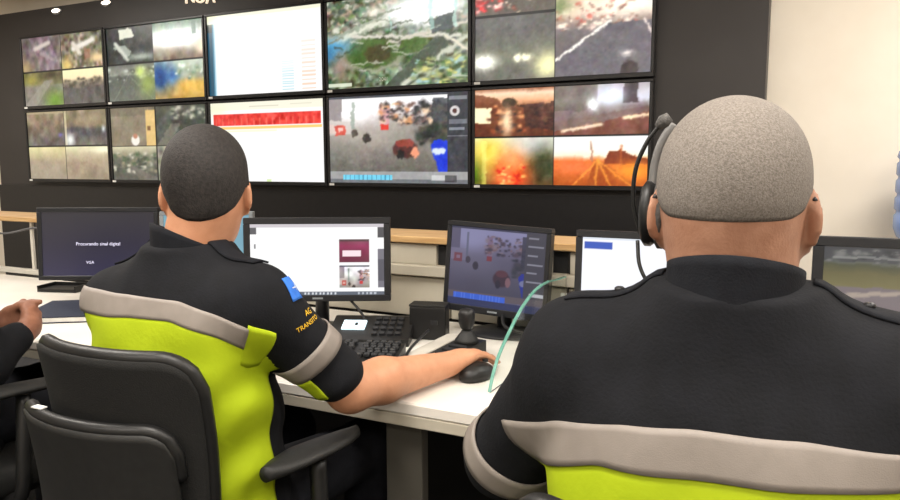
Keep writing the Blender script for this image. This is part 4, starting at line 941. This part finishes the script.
lp = smooth_grid(wrap_torso(bj, ax_r, np.linspace(-92, 84, 101), lambda a: .60, lambda a: zb_(a) + .003, 24, .0025, .25), 3); link('lime_panel', shell('lime_panel', lp - np.array(RB), .003), 'lime', rm, True)
for sx in (-1, 1):
    sh, el, wr = ARM_R[sx]
    P, f = wrap_limb(bj, sh, el, .84, 1.0, 5, .003, .078); P = smooth_grid(P, 2, True); link('sleeve_band', shell('sleeve_band', flip(P) - np.array(RB), .003, True), 'reflective', rm, True)
    c = Vector((rX + sx * .135, .872, 1.075)); ep = decal(bj, c, (1, 0, -.12 * sx), (0, 1, 0), .12, .045, (13, 7), .0035); e = link('epaulette', shell('epaulette', ep - np.array(RB), .003), 'navy_collar', rm, True)
    hb = bj.ray_cast(Vector((rX + sx * .132, .872, 1.3)), Vector((0, 0, -1)))
    if hb[0] is not None: obj('button', lathe(B(), [(.0065, 0), (.0065, .003), (.004, .005)], 12), 'bezel', e, True, hb[0] - Vector(RB) + Vector((0, 0, .002)))
S = Blob((-.35, .60, .03), (.22, 1.45, .74), .010); legs(S, rX, .86, .55, 1.0); S.surface(2); link('trousers', S.mesh('trousers', RB), 'trouser', rm, True)
feet(rm, RB, rX, .86)
# spectacle temple on the right side
tw = thing('spectacles', 'dark spectacles on the man with the headset', 'spectacles', P_r(0, .1, .0))
tb = np.array(P_r(0, .1, .0))
for sx in (-1, 1):
    pts = [P_r(sx * .072, .085, .006), P_r(sx * .081, .03, .008), P_r(sx * .0835, -.01, .016), P_r(sx * .087, -.026, .006)]
    obj('temple', tube(B(), spline([p - tb for p in pts], 6), .0032, 8), 'bezel', tw, True)
    b = B(); ring = [P_r(sx * .034 + .027 * math.cos(a), .108, -.004 + .02 * math.sin(a)) - tb for a in np.linspace(0, 2 * math.pi, 20)]; obj('rim', tube(B(), ring, .002, 6), 'bezel', tw, True); b.free()
    b = B(); b.faces.new([b.verts.new(p) for p in ring[:-1]]); obj('lens', b, 'glass', tw)
obj('bridge', tube(B(), [P_r(-.008, .110, 0) - tb, P_r(0, .113, .004) - tb, P_r(.008, .110, 0) - tb], .002, 6), 'bezel', tw, True)

# headset
hb_ = np.array(P_r(-.085, .0, -.012))
ht = thing('headset', 'black headset with grey band and raised microphone on the grey-haired man', 'headset', hb_)
def hp(*p): return Vector(P_r(*p) - hb_)
def cup(sx):
    for nm, x0, x1, r, m in (('ear_cushion', .076, .090, .034, 'foam'), ('ear_cup', .090, .106, .032, 'plastic')):
        b = lathe(B(), [(.012, 0), (r * .9, 0), (r, (x1 - x0) * .3), (r, (x1 - x0) * .7), (r * .82, x1 - x0), (.002, x1 - x0)], 24)
        Mx = Matrix(((0, 0, sx, 0), (0, 1, 0, 0), (1.25, 0, 0, 0), (0, 0, 0, 1)))
        bmesh.ops.transform(b, matrix=Mx, verts=b.verts[:])
        Rm = Matrix(rR.tolist()).to_4x4(); bmesh.ops.transform(b, matrix=Matrix.Translation(hp(sx * x0, .006, -.012)) @ Rm, verts=b.verts[:]); obj(nm, b, m, ht, True)
cup(-1)
band = [(-.094, .010, .022), (-.092, .024, .050), (-.086, .050, .080), (-.052, .078, .096), (0, .092, .100), (.040, .085, .090), (.062, .078, .060)]
obj('headband', tube(B(), spline([hp(*p) for p in band], 8), .0055, 8), 'plastic', ht, True)
obj('band_slider', tube(B(), spline([hp(-.094, .004, .020), hp(-.092, .006, .048), hp(-.085, .010, .074), hp(-.073, .014, .094)], 8), .0062, 8), 'headset_grey', ht, True)
obj('temple_pad', bx(hp(.064, .080, .045), (.010, .03, .03), None, .004), 'plastic', ht, True)
bo = [(-.107, .0, -.035), (-.116, -.004, .0), (-.114, -.008, .040), (-.101, -.010, .072), (-.086, -.010, .092)]
obj('microphone_boom', tube(B(), spline([hp(*p) for p in bo], 8), .0028, 6), 'plastic', ht, True)
obj('microphone', tube(B(), [hp(-.089, -.010, .089), hp(-.082, -.010, .096), hp(-.075, -.010, .101)], [.005, .0085, .006], 10), 'foam', ht, True)
cb = [(-.110, .0, -.045), (-.105, -.010, -.072), (-.094, -.014, -.092), (-.082, .0, -.105), (-.07, .05, -.13)]
obj('cable', tube(B(), spline([hp(*p) for p in cb], 8), .0025, 6), 'plastic', ht, True)

# --- the dark-haired man in lime
LB = (-1.06, 1.02, 0.0)
lm = thing('person', 'dark-haired man in lime and navy shirt reaching for the mouse', 'person', LB)
lX = -1.06
lsh = {1: (-.888, 1.005, .992), -1: (-1.240, 1.005, .962)}; lel = {1: (-.792, 1.155, .797), -1: (-1.335, 1.10, .77)}; lwr = {1: (-.722, 1.450, .779), -1: (-1.20, 1.335, .785)}
S = Blob((-1.50, .76, .02), (-.56, 1.72, 1.35), .005)
lR = rotm(math.radians(36), -.05, 0); lc = np.array((-1.045, 1.054, 1.190))
P_l = add_head(S, lc, lR, (.91, .96, 1.0), .40)
S.cap(P_l(0, -.022, -.045), (-1.055, 1.015, 1.05), .052, .058, .03)
S.cap(P_l(0, -.045, -.04), (-1.055, 1.002, 1.06), .042, .050, .03)
S.stack([(.54, lX, 1.03, .15, .10), (.72, lX, 1.005, .14, .095), (.9, lX, 1.0, .155, .095), (1.0, lX, 1.01, .14, .075), (1.05, lX, 1.02, .07, .05)], .04)
for sx in (-1, 1):
    S.cap(lsh[sx], lel[sx], .046, .045, .03); e_, w_ = np.array(lel[sx]), np.array(lwr[sx]); mid = e_ + (w_ - e_) * .3
    S.cap(e_, mid, .046, .046, .02); S.cap(mid, w_, .0455, .029, .02)
tips = add_hand(S, lwr[1], (.24, 1, .06), (.36, 0.06, -1), 1, 1.08, (.22, .24, .22), .025, (.45, .15))
add_hand(S, lwr[-1], (.25, 1, -.02), (0, 0, -1), -1, 1.0, (.25, .35, .3))
legs(S, lX, 1.02, .55, .85, .42)
S.surface(2); bv_l = S.bvh(); link('body', S.mesh('body', LB), 'skin_l', lm, True)
face_bits(lm, LB, P_l, lR, 'skin_l')
def el_l(az):
    a = abs(az)
    return float(np.interp(a, [0, 15, 30, 45, 60, 72, 84, 105, 120, 140, 180], [-41, -40, -37, -32, -23, -10, 4, 10, 22, 38, 42]))
hs = hair_shell(bv_l, P_l(0, -.005, .015), lR, el_l, .004, (96, 40), .118)
link('hair', shell('hair', hs - np.array(LB), .003, True), 'hair_dark', lm, True)
S = Blob((-1.52, .76, .46), (-.66, 1.38, 1.14), .006)
S.stack([(.48, lX + .01, 1.03, .190, .135), (.66, lX + .005, 1.015, .178, .130), (.84, lX, 1.0, .185, .126), (.96, lX, 1.005, .19, .120), (1.02, lX, 1.01, .152, .100), (1.055, lX, 1.01, .095, .088), (1.085, lX + .004, 1.01, .070, .080)], .03)
for sx in (-1, 1):
    S.cap((lX + sx * .03, 1.01, 1.035), np.array(lsh[sx]) + (0, 0, .004), .050, .060, .05)
    a, e_ = np.array(lsh[sx]), np.array(lel[sx]); S.cap(a, a + (e_ - a) * .80, .060, .058, .04)
S.warp(folds(.0038, 20, 11)); S.warp(lambda x, y, z: .0042 * np.clip((.93 - z) * 8, 0, 1) * (np.sin(z * 55 + 2.4 * np.sin(x * 21 + y * 17) + 9 * (y - .9)) + .7 * np.sin(z * 31 - x * 48 + 1.3 * np.sin(z * 23)))); S.surface(3); bs = S.bvh()
link('shirt', S.mesh('shirt', LB), 'navy', lm, True)
collar('collar', lm, LB, (-1.053, 1.012), .066, .074, 1.05, 1.130, 1.065, 'navy_collar', phase=-.55)
ax_l = lambda z: (lX, 1.01)
ztl, tla, tlb = measured(bs, ax_l, [(95, 287), (130, 293), (180, 300), (215, 314), (247, 329)])
zbl, _, tlc = measured(bs, ax_l, [(88, 312), (130, 316), (170, 320), (215, 336), (249, 352)])
_, _, tld = measured(bs, ax_l, [(200, 400), (268, 350)])
lb = np.array(LB)
lp = smooth_grid(wrap_torso(bs, ax_l, np.linspace(-92, tld + 10, 121), lambda a: .50, lambda a: zbl(a) + .004, 46, .0052, .205), 3); link('lime_panel', shell('lime_panel', lp - lb, .003), 'lime', lm, True)
bp = smooth_grid(wrap_torso(bs, ax_l, np.linspace(-72, tlb, 71), zbl, ztl, 7, .0065, .235), 3); link('reflective_band', shell('reflective_band', bp - lb, .003), 'reflective', lm, True)
bp = smooth_grid(wrap_torso(bs, ax_l, np.linspace(tlb - .5, tld, 15), lambda a: zbl(a) - .03, lambda a: ztl(a) + .006 - (a - tlb) * .0016, 9, .0058, .235), 2); link('lime_tab', shell('lime_tab', bp - lb, .003), 'lime', lm, True)
for sx in (-1, 1):
    P, f = wrap_limb(bs, lsh[sx], lel[sx], .47, .62, 5, .003, .074); P = smooth_grid(P, 3, True); link('sleeve_band', shell('sleeve_band', flip(P) - lb, .003, True), 'reflective', lm, True)
P, f = wrap_limb(bs, lsh[1], lel[1], .62, .83, 6, .0045, .074, (-34, 4), 12, ref=(-.35, -1, -.55)); link('sleeve_tab', shell('sleeve_tab', P - lb, .003), 'lime', lm, True)
# sleeve patch, lettering, shoulder strap
nrm = Vector((.75, -.62, .25)).normalized(); ad = (Vector(lel[1]) - Vector(lsh[1])).normalized(); ux = nrm.cross(-ad).normalized(); ux = ux if ux.dot(Vector((1, .3, 0))) > 0 else -ux
uy = nrm.cross(ux).normalized()
def sleeve_pt(u, v):
    h = bs.ray_cast(CAM, ray(u, v)); return h[0], h[1]
pc, pn = sleeve_pt(292, 288)
if pc is not None:
    uxx = (U(308, 297, 1.3) - U(296, 278, 1.3)); dp = decal(bs, pc, uxx, uxx.cross(-pn), .046, .034, (9, 9), .003); pt_ = link('sleeve_patch', shell('sleeve_patch', dp - lb, .002), 'blue_patch', lm, True)
    tm = text_mesh('patch_mark', 'T', .022, 'white_thread', pt_, pc, uxx, -(uxx.cross(pn))); press(bs, tm.data, pn, .0045); tm.data.transform(Matrix.Translation(-Vector(LB)))
for s_, uu, vv, sz in (('AG', 307, 312, .016), ('TRANSITO', 308, 323, .0125)):
    tc_, tn = sleeve_pt(uu, vv)
    if tc_ is not None:
        uxx = (U(326, 311, 1.3) - U(300, 331, 1.3)); uxx = tn.cross(ray(uu, vv).cross(uxx)).normalized(); uxx = uxx if uxx.dot(U(326, 311, 1.3) - U(300, 331, 1.3)) > 0 else -uxx; o = text_mesh('lettering', s_, sz, 'yellow_thread', lm, tc_, uxx, tn.cross(uxx)); press(bs, o.data, tn, .003); o.data.transform(Matrix.Translation(-Vector(LB)))
for sx in (-1, 1):
    c = Vector((lX + sx * .125, 1.01, 1.06)); ep = decal(bs, c, (1, 0, -.15 * sx), (0, 1, 0), .11, .042, (13, 7), .005); e = link('epaulette', shell('epaulette', ep - lb, .004), 'navy_collar', lm, True)
S = Blob((-1.32, .80, .03), (-.80, 1.58, .72), .010); legs(S, lX, 1.02, .55, 1.05, .42, .12); S.surface(2); link('trousers', S.mesh('trousers', LB), 'trouser', lm, True)
feet(lm, LB, lX, 1.02)
tb = np.array(P_l(0, .1, 0)); tw = thing('spectacles', 'thin-rimmed spectacles on the dark-haired man', 'spectacles', tb)
for sx in (-1, 1):
    pts = [P_l(sx * .070, .085, .006), P_l(sx * .080, .03, .010), P_l(sx * .084, -.006, .014), P_l(sx * .088, -.026, .0)]
    obj('temple', tube(B(), spline([p - tb for p in pts], 6), .0022, 8), 'chrome', tw, True)
    ring = [P_l(sx * .034 + .025 * math.cos(a), .108, -.004 + .019 * math.sin(a)) - tb for a in np.linspace(0, 2 * math.pi, 20)]; obj('rim', tube(B(), ring, .0018, 6), 'chrome', tw, True)
    b = B(); b.faces.new([b.verts.new(p) for p in ring[:-1]]); obj('lens', b, 'glass', tw)
obj('bridge', tube(B(), [P_l(-.008, .110, 0) - tb, P_l(0, .113, .004) - tb, P_l(.008, .110, 0) - tb], .0018, 6), 'chrome', tw, True)

# --- the third person at the left edge, hands clasped above the desk edge
TB = (-2.03, 1.02, 0.0); tX = -2.03; tb3 = np.array(TB)
p3 = thing('person', 'person in dark jacket with clasped hands at the left edge', 'person', TB)
S = Blob((-2.46, .80, .02), (-1.62, 1.55, 1.36), .005)
R3 = rotm(.1, -.02, 0); P3 = add_head(S, (tX, 1.05, 1.20), R3)
S.cap(P3(0, -.022, -.045), (tX, 1.02, 1.06), .056, .062, .03)
S.stack([(.54, tX, 1.03, .15, .10), (.75, tX, 1.005, .14, .095), (.95, tX, 1.0, .155, .09), (1.03, tX, 1.01, .11, .06)], .04)
hc = UZ(36, 316, .825); A3 = {}
for sx, wr in ((1, (hc.x + .052, hc.y - .055, .812)), (-1, (hc.x - .062, hc.y - .055, .812))):
    sh = (tX + sx * .185, 1.01, .995); el = (tX + sx * .225, 1.045, .735); A3[sx] = (sh, el, wr); S.cap(sh, el, .05, .045, .03); S.cap(el, wr, .043, .029, .02)
add_hand(S, A3[1][2], (-.75, .8, .16), (-.8, -.75, 0), 1, .95, (.85, .75, .5), .03, (.35, .1))
add_hand(S, A3[-1][2], (.75, .8, .20), (.8, -.75, 0), -1, .95, (.85, .75, .5), .03, (.35, .1))
legs(S, tX, 1.02, .55, .85); S.surface(2); bv3 = S.bvh(); link('body', S.mesh('body', TB), 'skin_3', p3, True); face_bits(p3, TB, P3, R3, '')
hs = hair_shell(bv3, P3(0, -.005, .015), R3, el_l, .004, (72, 30), .118); link('hair', shell('hair', hs - tb3, .003, True), 'hair_dark', p3, True)
S = Blob((-2.48, .76, .46), (-1.56, 1.40, 1.14), .007)
S.stack([(.48, tX, 1.03, .195, .140), (.70, tX, 1.005, .185, .135), (.95, tX, 1.005, .19, .120), (1.02, tX, 1.01, .15, .095), (1.06, tX, 1.01, .08, .07)], .03)
for sx in (-1, 1):
    sh, el, wr = A3[sx]; S.cap((tX + sx * .03, 1.01, 1.04), sh, .052, .064, .05); S.cap(sh, el, .066, .060, .04); S.cap(el, np.array(el) + (np.array(wr) - np.array(el)) * .66, .055, .044, .03)
S.warp(folds(.004, 20, 21)); S.surface(2); b3 = S.bvh(); link('jacket', S.mesh('jacket', TB), 'navy', p3, True)
collar('collar', p3, TB, (tX, 1.014), .064, .066, 1.045, 1.11, 1.07, 'navy_collar')
bp = smooth_grid(wrap_torso(b3, lambda z: (tX, 1.01), np.linspace(-75, 75, 61), lambda a: .55, lambda a: .92, 12, .003, .26), 2); link('lime_panel', shell('lime_panel', bp - tb3, .003), 'lime', p3, True)
S = Blob((-2.33, .80, .03), (-1.74, 1.58, .72), .010); legs(S, tX, 1.02, .55, 1.0); S.surface(2); link('trousers', S.mesh('trousers', TB), 'trouser', p3, True)
feet(p3, TB, tX, 1.02)
